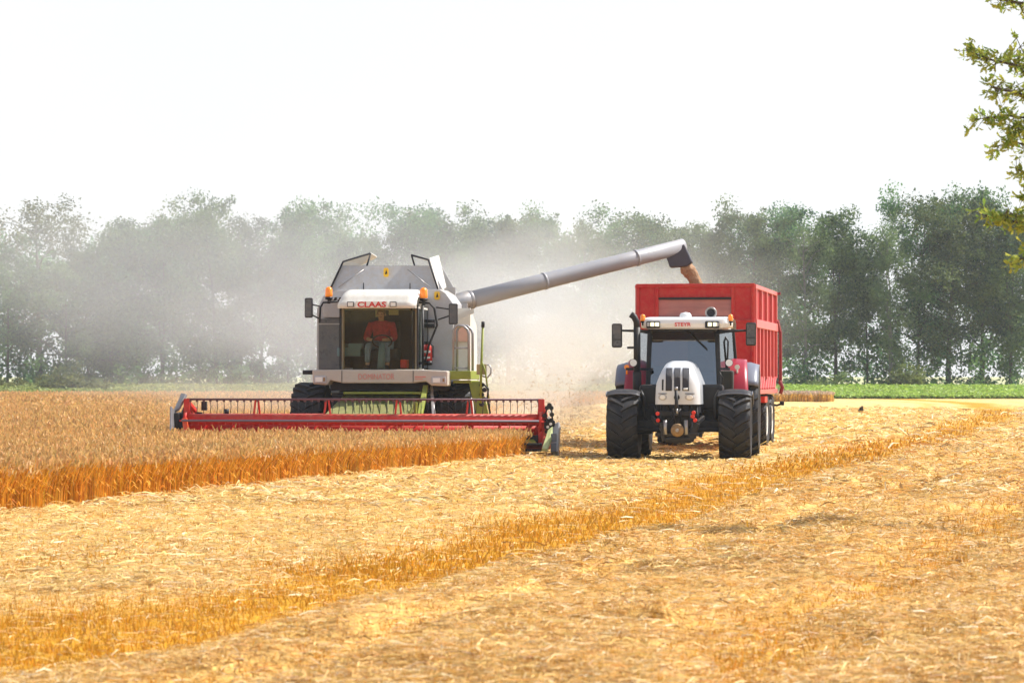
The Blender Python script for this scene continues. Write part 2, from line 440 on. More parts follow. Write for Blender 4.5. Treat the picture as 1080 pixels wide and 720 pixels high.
# ground sheet: fine rows near the camera, coarse towards the horizon
ys = [3.0]
while ys[-1] < 70: ys.append(ys[-1] + max(.09, ys[-1] * .0045))
while ys[-1] < 230: ys.append(ys[-1] * 1.012)
while ys[-1] < 9000: ys.append(ys[-1] * 1.25)
ys = np.array([-3000, -300, -60, -10] + ys)
tt = np.linspace(-1, 1, 261)
outer = np.array([1.3, 2, 4, 10])
rows = []
for y in ys:
    w = max(4, .24 * max(y, 10) + 2)
    x = np.concatenate([-(w * outer[::-1]) - (np.array([4000, 600, 60, 6])), tt * w, (w * outer) + np.array([6, 60, 600, 4000])])
    rows.append(np.stack([x, np.full_like(x, y)], 1))
G = np.concatenate(rows); nx = len(tt) + 8
z = np.where((G[:, 1] > 2) & (G[:, 1] < 200) & (np.abs(G[:, 0]) < 60), height(G[:, 0], np.maximum(G[:, 1], 1)), -.03)
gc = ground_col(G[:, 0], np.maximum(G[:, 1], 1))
# beyond the field: rough grass in front of the trees, dry meadow behind them
fx, fy = G[:, 0], G[:, 1]
k = np.clip((fy - 188 - (fx > 0) * 4) / 3, 0, 1)[:, None]
gc = gc * (1 - k) + np.array((.16, .20, .045))[None] * k
k = np.clip((fy - 260) / 60, 0, 1)[:, None]
gc = gc * (1 - k) + np.array((.42, .42, .22))[None] * k
ny = len(ys)
a = (np.arange(ny - 1)[:, None] * nx + np.arange(nx - 1)[None]).ravel()
Q = np.stack([a, a + 1, a + nx + 1, a + nx], 1)
GROUND = attrmat('stubble_soil', 'tint', rough=.85, noise=.38, nscale=14, bump=.9, bscale=26, spec=.15)
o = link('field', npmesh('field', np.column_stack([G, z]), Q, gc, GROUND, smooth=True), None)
tag(o, kind='structure')

# ribbons: bent strips of two quads each, for straws and stalks
def ribbons(P0, D1, D2, Wd, col):
    """P0 start, D1/D2 the two segment vectors, Wd half-width vector"""
    n = len(P0)
    a, b, c = P0, P0 + D1, P0 + D1 + D2
    V = np.stack([a - Wd, a + Wd, b - Wd, b + Wd, c - Wd * .5, c + Wd * .5], 1).reshape(-1, 3)
    i = np.arange(n)[:, None] * 6
    Q = np.concatenate([i + np.array([[0, 1, 3, 2]]), i + np.array([[2, 3, 5, 4]])])
    return V, Q, np.repeat(col, 6, 0)
def join(parts):
    V = []; Q = []; Cc = []; o = 0
    for v, q, c in parts:
        V.append(v); Q.append(q + o); Cc.append(c); o += len(v)
    return np.concatenate(V), np.concatenate(Q), np.concatenate(Cc)
def spots(n, y0, y1, k=.215, pw=1.0):
    """random ground spots inside the view between two distances"""
    y = y0 * (y1 / y0) ** (rng.random(n) ** pw)
    x = (rng.random(n) * 2 - 1) * (k * y + 1.2)
    return x, y

STRAW = attrmat('straw', 'tint', trans=.25, rough=.5, spec=.4)
def lying(n, y0, y1, ln, wd):
    x, y = spots(n, y0, y1)
    g, b, v = bands(x, y)
    keep = ~in_wheat(x, y) & (rng.random(n) < 1 - .93 * g)
    lx, ly = (x - T.ox) * T.c + (y - T.oy) * T.s, -(x - T.ox) * T.s + (y - T.oy) * T.c
    keep &= ~((np.abs(lx) < 1.6) & (ly > -.3) & (ly < 12) & (rng.random(n) < .6))
    x, y, g, b = x[keep], y[keep], g[keep], b[keep]; n = len(x)
    th = rng.random(n) * 2 * math.pi
    L1 = ln * (.4 + rng.random(n)) ; up = rng.normal(.06, .22, n)
    d1 = np.stack([np.cos(th) * L1 / 2, np.sin(th) * L1 / 2, np.abs(up) * L1 / 2], 1)
    th2 = th + rng.normal(0, .35, n)
    d2 = np.stack([np.cos(th2) * L1 / 2, np.sin(th2) * L1 / 2, -np.abs(up) * L1 / 2 * rng.random(n)], 1)
    w = np.stack([-np.sin(th), np.cos(th), rng.normal(0, .6, n)], 1) * (wd * (.6 + .8 * rng.random(n)))[:, None] / 2
    p = np.stack([x, y, height(x, y) + .005 + .05 * rng.random(n) ** 2], 1)
    c = PALE[None] * (1 - b[:, None]) + CHAFF[None] * b[:, None]
    c = c * (.65 + .6 * rng.random((n, 1))) * (1 + rng.normal(0, .05, (n, 3)))
    t = rng.random((n, 1)) < .10
    c = np.where(t, np.array((.78, .66, .42))[None], c)
    t = rng.random((n, 1)) < .15 + .05 * b[:, None]
    c = np.where(t, c * np.array([[.52, .44, .36]]), c)
    return ribbons(p, d1, d2, w, np.clip(c, 0, .9))
V, Q, cc = join([lying(190000, 10.5, 20, .11, .0045), lying(150000, 19, 32, .14, .0065), lying(90000, 31, 60, .24, .014), lying(45000, 58, 130, .4, .03)])
tag(link('straw', npmesh('straw', V, Q, cc, STRAW), None), 'pale cut straw lying loose all over the harvested field', 'straw', kind='stuff')

# stubble stalks standing in drilled rows
def standing(n, y0, y1, wd, hh):
    x, y = spots(n, y0, y1)
    g, b, v = bands(x, y)
    keep = ~in_wheat(x, y) & (rng.random(n) < .12 + .88 * g)
    x, y, g = x[keep], y[keep], g[keep]; n = len(x)
    q = x - xc(y); q = np.round(q / .125) * .125 + rng.normal(0, .016, n)
    x = q + xc(y)
    hgt = hh * (.5 + .7 * rng.random(n))
    le = rng.normal(0, .35, (n, 2))
    d = np.stack([le[:, 0] * hgt, le[:, 1] * hgt, hgt], 1) * .5
    th = rng.normal(0, .7, n)
    w = np.stack([np.cos(th), np.sin(th), 0 * th], 1) * wd / 2
    p = np.stack([x, y, height(x, y) - .02], 1)
    c = np.array((.62, .315, .025))[None] * (.6 + .7 * rng.random((n, 1))) * (1 + rng.normal(0, .06, (n, 3)))
    return ribbons(p, d, d, w, np.clip(c, 0, .9))
V, Q, cc = join([standing(80000, 11, 22, .006, .075), standing(85000, 21, 45, .010, .085), standing(50000, 44, 125, .03, .10)])
tag(link('stubble', npmesh('stubble', V, Q, cc, STRAW), None), 'golden stubble standing in rows along the curved stripes', 'stubble', kind='stuff')

# ------------------------------------------------------------------ standing wheat
WHEAT = attrmat('wheat_stalks', 'tint', trans=.40, rough=.5, spec=.3)
WTOP = .47
def stalks(x, y, wd, earw, full=True, hs=1.0):
    n = len(x)
    hgt = (WTOP + .05 + .07 * np.clip((46 - y) / 15, 0, 1)) * (1 + rng.normal(0, .07, n)) * hs + .05 * (fbm(x * .6, y * .6, 31) - .5)
    th = rng.normal(0, .8, n)
    w = np.stack([np.cos(th), np.sin(th), 0 * th], 1) * wd / 2
    le = rng.normal(0, .085, (n, 2)) + np.array([[.02, -.02]])
    z0 = 0 if full else .30
    d1 = np.stack([le[:, 0] * .2, le[:, 1] * .2, (hgt - z0) * .55], 1)
    d2 = np.stack([le[:, 0], le[:, 1], (hgt - z0) * .45], 1)
    p = np.stack([x, y, np.full(n, z0 - .03)], 1)
    col = np.array((.70, .335, .04))[None] * (.55 + .75 * rng.random((n, 1))) * (1 + rng.normal(0, .07, (n, 3)))
    A = ribbons(p, d1, d2, w, np.clip(col, 0, .9))
    # ears, nodding
    tip = p + d1 + d2
    az = rng.random(n) * 2 * math.pi; nod = .2 + 1.3 * rng.random(n)
    el = (.075 + .035 * rng.random(n)) * (1 if wd < .02 else 1.6)
    e1 = np.stack([np.cos(az) * np.sin(nod * .5), np.sin(az) * np.sin(nod * .5), np.cos(nod * .5)], 1) * el[:, None] * .5
    e2 = np.stack([np.cos(az) * np.sin(nod), np.sin(az) * np.sin(nod), np.cos(nod)], 1) * el[:, None] * .5
    th = rng.normal(0, .6, n)
    w2 = np.stack([np.cos(th), np.sin(th), 0 * th], 1) * earw / 2
    ce = np.array((.64, .39, .145))[None] * (.65 + .6 * rng.random((n, 1))) * (1 + rng.normal(0, .05, (n, 3)))
    B = ribbons(tip - e1 * .3, e1, e2, w2, np.clip(ce, 0, .9))
    # a dry leaf on some stalks
    m = rng.random(n) < (.5 if full else .3); k = m.sum()
    az = rng.random(k) * 2 * math.pi
    lf = p[m] + d1[m] * (.5 + .9 * rng.random((k, 1)))
    ld1 = np.stack([np.cos(az) * .06, np.sin(az) * .06, .05 + 0 * az], 1); ld2 = np.stack([np.cos(az) * .07, np.sin(az) * .07, -.05 + 0 * az], 1)
    lw = np.stack([-np.sin(az), np.cos(az), 0 * az], 1) * wd * .7
    Cc = ribbons(lf, ld1, ld2, lw, np.clip(col[m] * 1.1, 0, .9))
    return [A, B, Cc]
allp = []
n = 19000                                            # the cut face along the edge
y = 26 + rng.random(n) * 26.5; d = rng.random(n) ** 1.5 * 1.1
x = edge_x(y) - d - .32 * (fbm(y * 1.3, y * 0, 41) - .2)
k = in_wheat(x, y); allp += stalks(x[k], y[k], .011, .02)
def field_spots(n, y0, y1, off):
    y = y0 + (y1 - y0) * rng.random(n)
    xl = -.225 * y - 1.5; xr = np.where(y < 52.6, edge_x(y) - off, header_left(y))
    x = xl + (xr - xl) * rng.random(n); k = (xr > xl) & in_wheat(x, y)
    return x[k], y[k]
x, y = field_spots(36000, 27, 54, .9); allp += stalks(x, y, .011, .021, False)
x, y = field_spots(30000, 53, 95, .9); allp += stalks(x, y, .02, .034, False)
x, y = field_spots(26000, 94, 186, .9); allp += stalks(x, y, .05, .08, False)
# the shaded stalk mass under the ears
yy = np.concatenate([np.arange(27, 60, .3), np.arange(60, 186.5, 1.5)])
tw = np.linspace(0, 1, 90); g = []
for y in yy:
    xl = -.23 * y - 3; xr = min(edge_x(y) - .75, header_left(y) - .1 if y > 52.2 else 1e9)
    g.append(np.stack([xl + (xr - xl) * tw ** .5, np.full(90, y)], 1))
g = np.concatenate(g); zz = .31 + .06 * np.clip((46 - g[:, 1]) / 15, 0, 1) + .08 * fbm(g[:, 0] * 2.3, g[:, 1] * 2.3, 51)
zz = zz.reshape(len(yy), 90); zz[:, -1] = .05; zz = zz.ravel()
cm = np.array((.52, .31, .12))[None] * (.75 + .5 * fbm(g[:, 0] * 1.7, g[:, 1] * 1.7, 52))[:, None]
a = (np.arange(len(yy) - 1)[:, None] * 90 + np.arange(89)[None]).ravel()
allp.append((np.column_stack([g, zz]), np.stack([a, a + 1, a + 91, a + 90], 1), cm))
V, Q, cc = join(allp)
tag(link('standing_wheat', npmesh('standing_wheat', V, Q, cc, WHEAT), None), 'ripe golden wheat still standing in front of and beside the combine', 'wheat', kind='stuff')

# the far block of wheat left standing beyond the trailer
bp = []
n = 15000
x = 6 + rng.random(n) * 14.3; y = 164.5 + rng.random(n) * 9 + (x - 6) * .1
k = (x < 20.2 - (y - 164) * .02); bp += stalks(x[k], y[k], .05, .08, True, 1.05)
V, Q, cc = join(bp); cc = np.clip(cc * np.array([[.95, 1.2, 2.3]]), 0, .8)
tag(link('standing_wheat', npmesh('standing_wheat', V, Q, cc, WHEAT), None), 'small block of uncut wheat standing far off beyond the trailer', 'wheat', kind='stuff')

# ------------------------------------------------------------------ green crop strip, rough grass
GREEN = attrmat('green_crop', 'tint', trans=.4, rough=.5)
def leafbed(n, x0, x1, y0, y1, hfun, size, cA, cB):
    x = x0 + (x1 - x0) * rng.random(n); y = y0 + (y1 - y0) * rng.random(n) ** 1.3
    zt = hfun(x, y) - .16 * rng.random(n) ** 2
    az = rng.random(n) * 2 * math.pi; tl = rng.normal(.1, .3, n)
    d1 = np.stack([np.cos(az) * np.cos(tl), np.sin(az) * np.cos(tl), np.sin(tl)], 1) * (size * (.5 + rng.random(n)))[:, None] * .5
    d2 = d1 * np.array([[1, 1, .1]]) - np.array([[0, 0, size * .2]])
    w = np.stack([-np.sin(az), np.cos(az), rng.normal(0, .5, n)], 1) * size * .28
    t = rng.random((n, 1)); c = (np.array(cA)[None] * (1 - t) + np.array(cB)[None] * t) * (.7 + .6 * rng.random((n, 1)))
    return ribbons(np.stack([x, y, zt], 1), d1, d2, w, c)
V, Q, cc = join([leafbed(42000, 19, 46, 193.5, 204, lambda x, y: .12 + .075 * (y - 193.5) + .12 * fbm(x * .9, y * .5, 61), .26, (.26, .42, .05), (.44, .56, .10))])
tag(link('green_crop', npmesh('green_crop', V, Q, cc, GREEN), None), 'strip of bright green leafy crop between stubble and right-hand trees', 'green crop', kind='stuff')
V, Q, cc = join([leafbed(40000, -46, 20, 188, 203, lambda x, y: .1 + .055 * (y - 188) + .35 * fbm(x * .35, y * .3, 62) ** 1.5, .28, (.16, .22, .05), (.38, .40, .12))])
tag(link('grass', npmesh('rough_grass', V, Q, cc, GREEN), None), 'rough pale green grass margin behind the wheat', 'grass', kind='stuff')
# ------------------------------------------------------------------ trees
LEAF = leafmat('tree_leaves', (.017, .055, .032), (.135, .235, .058), 'tone', trans=.30)
LEAFPALE = leafmat('pale_tree_leaves', (.075, .12, .055), (.18, .23, .08), 'tone', trans=.45)
SHRUBLEAF = leafmat('shrub_leaves', (.05, .085, .025), (.15, .18, .04), 'tone', trans=.4)
OAKLEAF = leafmat('oak_leaves', (.13, .21, .03), (.33, .31, .05), 'tone', trans=.5)

def leaf_cloud(cent, rad, per, size, flat=1.0, droop=0.0, spread=1.0):
    """leaf-sized faces scattered in clumps; tone is the leaf's own shade of green"""
    rad0 = np.array(rad); keep_p = np.clip(rad0 / np.percentile(rad0, 45), 0, 1) ** 2       # small tufts hold fewer leaves
    idx = np.repeat(np.arange(len(rad0)), np.maximum(6, (per * keep_p).astype(int)))
    cent = np.array(cent)[idx]; rad = rad0[idx]; n = len(cent); tuft = rng.random(len(rad0))[idx]
    d = rng.normal(0, 1, (n, 3)); d /= np.linalg.norm(d, axis=1, keepdims=True)
    d *= (rng.random((n, 1)) ** .55) * spread; d[:, 2] *= flat
    P = cent + d * rad[:, None]
    P[:, 2] -= droop * rng.random(n) * rad
    nrm = rng.normal(0, 1, (n, 3)) + np.array([[0, 0, .7]]); nrm /= np.linalg.norm(nrm, axis=1, keepdims=True)
    a = np.cross(nrm, rng.normal(0, 1, (n, 3))); a /= np.linalg.norm(a, axis=1, keepdims=True); b = np.cross(nrm, a)
    s = (size * (.55 + .9 * rng.random(n)))[:, None]
    a = a * s * .5; b = b * s * .30
    V = np.stack([P - a, P - b * 1.0 + nrm * s * .06, P + a, P + b + nrm * s * .06], 1).reshape(-1, 3)
    Q = np.arange(n * 4).reshape(-1, 4)
    tone = np.clip(np.repeat(rng.random(n), 4) * .75 + np.repeat(tuft, 4) * .6 - .1, 0, 1)
    return V, Q, tone

def make_tree(h, rad, base, kind='broad', per=250, nl=19, size=.235, seed=1, multi=1):
    r = random.Random(seed)
    tb = MB(); cent = []; rads = []
    for s_ in range(multi):
        ox = 0 if multi == 1 else r.uniform(-.06, .06) * h
        lean = (r.uniform(-.05, .05) * h, r.uniform(-.05, .05) * h)
        top = h * (.93 if s_ == 0 else r.uniform(.7, .9))
        pts = []; ns = 8
        for i in range(ns + 1):
            t = i / ns
            pts.append(Vector((ox + lean[0] * t * t + r.uniform(-.008, .008) * h * t, lean[1] * t * t + r.uniform(-.008, .008) * h * t, top * t)))
        r0 = .0145 * h * r.uniform(.8, 1.25) / (multi ** .5)
        tb.tube(pts, [r0 * (1.25 if i == 0 else 1) * (1 - .86 * i / ns) for i in range(ns + 1)], 7)
        def trunk_at(zv):
            t = max(0, min(.999, zv / top)) * ns; i = int(t); return pts[i].lerp(pts[i + 1], t - i)
        n = nl // multi
        for k in range(n):
            f = (k + r.random()) / n
            zb = h * (base * .55 + (.92 - base * .55) * f ** .9)
            st = trunk_at(min(zb, top * .97)); az = k * 2.4 + r.uniform(-.5, .5)
            q = (zb / h - base * .55) / (1 - base * .55)
            if kind == 'cone': rr = rad * (1.05 - q) ** .8
            elif kind == 'airy': rr = rad * (.55 + .5 * math.sin(math.pi * min(1, q * 1.05)))
            else: rr = rad * (.5 + .62 * math.sin(math.pi * min(1, .18 + q * .8)))
            rr *= r.uniform(.62, 1.2)
            rise = {'cone': .1, 'airy': .5, 'broad': .38}[kind] * rr * r.uniform(.4, 1.5)
            en = st + Vector((math.cos(az) * rr, math.sin(az) * rr, rise))
            en.z = min(en.z, h * r.uniform(.93, 1.0))
            md = st.lerp(en, .5) + Vector((r.uniform(-.1, .1) * rr, r.uniform(-.1, .1) * rr, .12 * rr))
            br = r0 * .36 * (1.1 - .6 * f)
            tb.tube([st, md, en], [br, br * .6, br * .16], 5, caps=False)
            for u in (.35, .6, .8, 1.0):
                if r.random() < (.92 if kind != 'airy' else .72):
                    p = st.lerp(md, u * 2) if u < .5 else md.lerp(en, u * 2 - 1)
                    p = p + Vector((r.gauss(0, .05), r.gauss(0, .05), r.gauss(0, .04))) * h
                    cent.append(p[:]); rads.append(h * r.uniform(.062, .118) * (.85 if kind == 'airy' else 1))
        for k in range(4):
            p = trunk_at(top) + Vector((r.gauss(0, .03), r.gauss(0, .03), r.uniform(-.04, .05))) * h
            cent.append(p[:]); rads.append(h * r.uniform(.04, .07))
    # a few stray sprays give the outline its gaps and tufts
    cent += [tuple(np.array(c) + np.array([r.gauss(0, .05), r.gauss(0, .05), r.gauss(0, .045)]) * h) for c in cent[::2]]
    rads += [q * .45 for q in rads[::2]]
    V, Q, tone = leaf_cloud(cent, rads, per, size, flat=.72, droop=1.0 if kind == 'airy' else .3, spread=.98)
    me = npmesh('crown', V, Q, None, LEAF, fac=tone)
    tm = tb.mesh('trunk'); tm.materials.append(BARK)
    return tm, me

PROTO = {
    'broad1': make_tree(16, 4.2, .26, 'broad', seed=1), 'broad2': make_tree(16, 3.6, .30, 'broad', seed=2, nl=18),
    'broad3': make_tree(16, 4.6, .22, 'broad', seed=3, nl=19), 'tall1': make_tree(16, 3.0, .30, 'broad', seed=4, nl=19),
    'tall2': make_tree(16, 2.7, .36, 'broad', seed=5, nl=20, multi=2), 'airy1': make_tree(16, 3.6, .30, 'airy', seed=6, per=120, nl=22, size=.22),
    'airy2': make_tree(16, 3.0, .34, 'airy', seed=7, per=120, nl=20, size=.22, multi=2), 'cone1': make_tree(16, 2.9, .14, 'cone', seed=8, nl=28),
    'low1': make_tree(10, 3.6, .12, 'broad', seed=9, nl=18, per=150),
}
def tree(proto, px, top, d, wx, label, group, pale=False, barkpale=False):
    tm, cm = PROTO[proto]
    h0 = 10 if proto.startswith('low') else 16
    hh = H - (top - HOR) / F * d
    x = (px - CX) / F * d
    e = empty('tree', (x, d, -.1), rng.random() * 6.28); s = hh / h0
    e.scale = (s * wx, s * wx, s)
    tag(e, label, 'tree', group)
    t = link('trunk', tm, None, e); c = link('crown', cm, None, e)
    if pale:
        c.material_slots[0].link = 'OBJECT'; c.material_slots[0].material = LEAFPALE
    if barkpale:
        t.material_slots[0].link = 'OBJECT'; t.material_slots[0].material = BARKPALE
    return e
GL, GM, GR = 'trees in the hazy row left of the combine', 'dust-veiled trees behind the machines', 'clear trees right of the trailer'
TREES = [
 ('broad2', 8, 252, 213, .9, 'tree cut by the left edge of the photo, below the airy birch', GL),
 ('airy1', 42, 207, 216, 1.15, 'tall airy birch with hanging foliage near the left edge', GL),
 ('low1', 70, 282, 211, .9, 'low dark tree in front of the airy birch\'s right flank', GL),
 ('tall1', 93, 256, 218, .85, 'slim short tree just right of the airy birch', GL),
 ('cone1', 117, 228, 214, 1.0, 'pointed conical tree with a spire-like top', GL),
 ('broad1', 144, 241, 217, .85, 'rounded hazy tree right of the pointed conical one', GL),
 ('tall2', 174, 224, 215, 1.0, 'hazy tree forming the left shoulder of the tallest left-hand clump', GL),
 ('airy2', 205, 216, 218, 1.0, 'open-crowned tree forming the middle of the tallest left-hand clump', GL),
 ('broad2', 228, 210, 214, .9, 'hazy tree forming the peak of the tallest left-hand clump', GL),
 ('tall1', 254, 228, 219, .75, 'hazy tree forming the right shoulder of the tallest left-hand clump', GL),
 ('low1', 276, 285, 213, 1.0, 'low tree in the dip of the skyline left of the combine', GL),
 ('tall2', 304, 228, 217, .75, 'tree beside the skyline dip, left above the combine\'s left mirror', GL),
 ('broad3', 330, 213, 215, .85, 'broad tall tree above the combine\'s left amber beacon', GM),
 ('airy2', 362, 226, 219, .9, 'open tree above the raised left tank flap of the combine', GM),
 ('broad1', 395, 246, 216, .8, 'lower rounded tree directly above the combine\'s cab', GM),
 ('tall1', 432, 216, 217, 1.0, 'peaked tree above the combine\'s right tank flap', GM),
 ('broad2', 466, 223, 214, .9, 'veiled tree above the foot of the unloading auger', GM),
 ('broad3', 503, 228, 219, .8, 'veiled broad tree over the lower third of the unloading auger', GM),
 ('tall2', 540, 223, 216, 1.0, 'veiled twin-stemmed tree over the middle of the unloading auger', GM),
 ('broad1', 577, 230, 218, .85, 'veiled rounded tree just right of the auger\'s middle', GM),
 ('airy1', 612, 232, 215, .8, 'veiled airy tree over the upper third of the unloading auger', GM),
 ('broad2', 648, 226, 218, .95, 'veiled tree left of the trailer above the tractor\'s left mirror', GM),
 ('tall1', 686, 227, 216, 1.05, 'veiled tree left above the dark auger spout', GM),
 ('broad3', 722, 238, 219, .7, 'veiled lower tree right behind the dark auger spout', GM),
 ('tall2', 752, 238, 216, 1.0, 'veiled tree above the middle of the red trailer', GM),
 ('broad1', 790, 224, 215, .85, 'half-veiled tree above the right corner of the red trailer', GR),
 ('tall1', 822, 217, 218, 1.0, 'half-veiled tree rising just right of the red trailer', GR),
 ('airy1', 850, 232, 213, .75, 'airy tree at the fading edge of the dust right of the trailer', GR),
 ('tall2', 884, 218, 215, 1.0, 'clear tall tree with twin dark stems, first peak right of the dust', GR),
 ('broad2', 915, 252, 217, .7, 'shorter tree in the skyline dip between two right-hand peaks', GR),
 ('airy2', 942, 230, 213, 1.0, 'pale-stemmed birch with an open crown in the right-hand row', GR),
 ('broad1', 968, 213, 216, .85, 'dense tree left of the highest right-hand crown', GR),
 ('tall1', 1000, 206, 214, 1.05, 'thick-trunked dark tree beneath the highest right-hand skyline', GR),
 ('broad3', 1036, 198, 217, .8, 'highest and broadest dark crown of the right-hand row', GR),
 ('tall2', 1064, 216, 214, 1.0, 'dark tree between the highest crown and the right edge', GR),
 ('broad2', 1086, 236, 217, .9, 'tree cut by the right edge behind the oak leaves', GR),
]
for i, (p, px, top, d, wx, lab, g) in enumerate(TREES):
    tree(p, px, top, d, wx, lab, g, pale=(p.startswith('airy')), barkpale=(p in ('airy1', 'airy2')))

# the depth of the wood behind that row, crowns only readable as one mass
cent = []; rads = []
for k in range(360):
    px = rng.uniform(-40, 1120); d = rng.uniform(226, 244)
    if px > 835 and rng.random() < .6: continue
    top = 262 + 14 * math.sin(px * .031) + rng.uniform(-8, 132)
    cent.append(tuple(W(px, top, d))); rads.append(rng.uniform(1.2, 2.3))
V, Q, tone = leaf_cloud(cent, rads, 170, .36, flat=.9)
tag(link('woodland', npmesh('woodland', V, Q, None, LEAF, fac=tone), None), 'deeper wood filling the gaps behind the front row of trees', 'woodland', kind='stuff')

# undergrowth at the foot of the trees: one continuous mass
cent = []; rads = []
for k in range(330):
    px = rng.uniform(-30, 1110); d = rng.uniform(207, 219)
    c = W(px, 400, d); hgt = (1.1 + 2.2 * rng.random() ** 2) * (1 if px > 820 or px < 150 else .9)
    r_ = rng.uniform(.6, 1.15)
    cent.append((c.x, d, hgt - r_ * .6)); rads.append(r_)
    cent.append((c.x + rng.normal(0, .5), d, hgt * .4)); rads.append(r_)
for k in range(300):
    px = rng.uniform(-30, 1110); d = rng.uniform(210, 224)
    c = W(px, 400, d); cent.append((c.x, d, rng.uniform(1.4, 5.4))); rads.append(rng.uniform(.7, 1.4))
V, Q, tone = leaf_cloud(cent, rads, 40, .34)
tag(link('undergrowth', npmesh('undergrowth', V, Q, None, LEAF, fac=tone), None), 'dark bushy undergrowth along the foot of the trees', 'undergrowth', kind='stuff')

# single shrubs one can tell apart
def make_shrub(seed):
    r = random.Random(seed); mb = MB(); cent = []; rads = []
    for k in range(9):
        az = k * 2.4; rr = r.uniform(.2, .62)
        en = Vector((math.cos(az) * rr, math.sin(az) * rr, r.uniform(.4, .85)))
        mb.tube([Vector((0, 0, 0)), en * .5 + Vector((0, 0, .1)), en], [.03, .02, .008], 5)
        for u in (.5, .8, 1.0): cent.append((en * u)[:]); rads.append(r.uniform(.15, .27))
    V, Q, tone = leaf_cloud(cent, rads, 55, .10, spread=1.1)
    sm = mb.mesh('stems'); sm.materials.append(BARK)
    return sm, npmesh('foliage', V, Q, None, SHRUBLEAF, fac=tone)
SHR = [make_shrub(31), make_shrub(32)]
for i, (px, top, d, wd, lab) in enumerate([
    (10, 396, 202, 2.3, 'grey-green shrub at the left edge of the photo'), (38, 399, 201, 1.5, 'small shrub between the left-edge shrub and the broad ones'),
    (63, 381, 204, 1.7, 'taller yellow-green bush at the foot of the birch'), (66, 397, 199, 2.0, 'broad low shrub left of the pair in front of the trees'),
    (92, 393, 199, 2.6, 'broadest grey-green shrub in front of the left trees'), (118, 399, 202, 1.6, 'shrub at the right end of the left-hand shrub row'),
    (955, 380, 206, 2.2, 'leafy bush before the pale-stemmed birch on the right'), (868, 392, 205, 1.8, 'pale bush at the edge of the dust right of the trailer')]):
    sm, fm = SHR[i % 2]; hh = H - (top - HOR) / F * d
    e = empty('shrub', ((px - CX) / F * d, d, 0), i * 1.1); e.scale = (wd * 1.5, wd * 1.5, hh / .95)
    tag(e, lab, 'shrub', 'shrubs in front of the trees'); link('stems', sm, None, e); link('foliage', fm, None, e)

# ------------------------------------------------------------------ the near oak whose branches hang into the upper right
D0 = 26.0
e = empty('oak_tree', ((1240 - CX) / F * D0, D0, 0)); ex = e.location.copy()
tag(e, 'near oak reaching yellow-green leafy branches in from the right edge', 'tree')
tb = MB(); ro = random.Random(77)
tb.tube([Vector((0, 0, -.1)), Vector((.05, 0, 1.6)), Vector((-.03, .1, 3.0)), Vector((.1, .1, 4.6)), Vector((.3, 0, 6.2))], [.17, .14, .12, .08, .03], 10)
twigs = []
def spray(pts, r0):
    P = [W(px, py, D0 + dd) - ex for px, py, dd in pts]
    tb.tube(P, [r0 * (1 - .8 * i / (len(P) - 1)) for i in range(len(P))], 6)
    return P
branches = [
    ([(1239, 210, .1), (1160, 150, -.1), (1110, 118, -.3), (1072, 98, -.3), (1046, 92, -.4)], .05),
    ([(1110, 118, -.3), (1075, 70, -.2), (1040, 62, -.2), (1018, 52, -.2)], .022),
    ([(1160, 150, -.1), (1108, 128, .1), (1062, 122, .2), (1028, 126, .2)], .022),
    ([(1160, 150, -.1), (1112, 160, .2), (1070, 150, .3), (1050, 155, .3)], .02),
    ([(1239, 120, .1), (1150, 40, 0), (1085, 5, -.2), (1045, -2, -.2)], .04),
    ([(1239, 230, .1), (1150, 215, .2), (1095, 190, .2), (1072, 178, .2)], .03),
    ([(1239, 260, .2), (1140, 250, .3), (1075, 235, .3), (1040, 228, .3)], .035),
    ([(1140, 250, .3), (1095, 262, .3), (1066, 280, .4)], .02),
    ([(1150, 40, 0), (1110, 60, .2), (1082, 62, .3)], .02),
    ([(1160, 150, -.1), (1100, 100, .1), (1072, 40, .2)], .02), ([(1112, 160, .2), (1085, 140, 0), (1064, 132, .1)], .015), ([(1140, 250, .3), (1090, 240, .1), (1062, 222, .1)], .02), ([(1150, 215, .2), (1100, 205, .3), (1080, 205, .3)], .02),
]
tips = []
for pts, r0 in branches:
    P = spray(pts, r0)
    for i in range(1, len(P)):
        for u in np.linspace(.1, 1, 7):
            tips.append(P[i - 1].lerp(P[i], u))
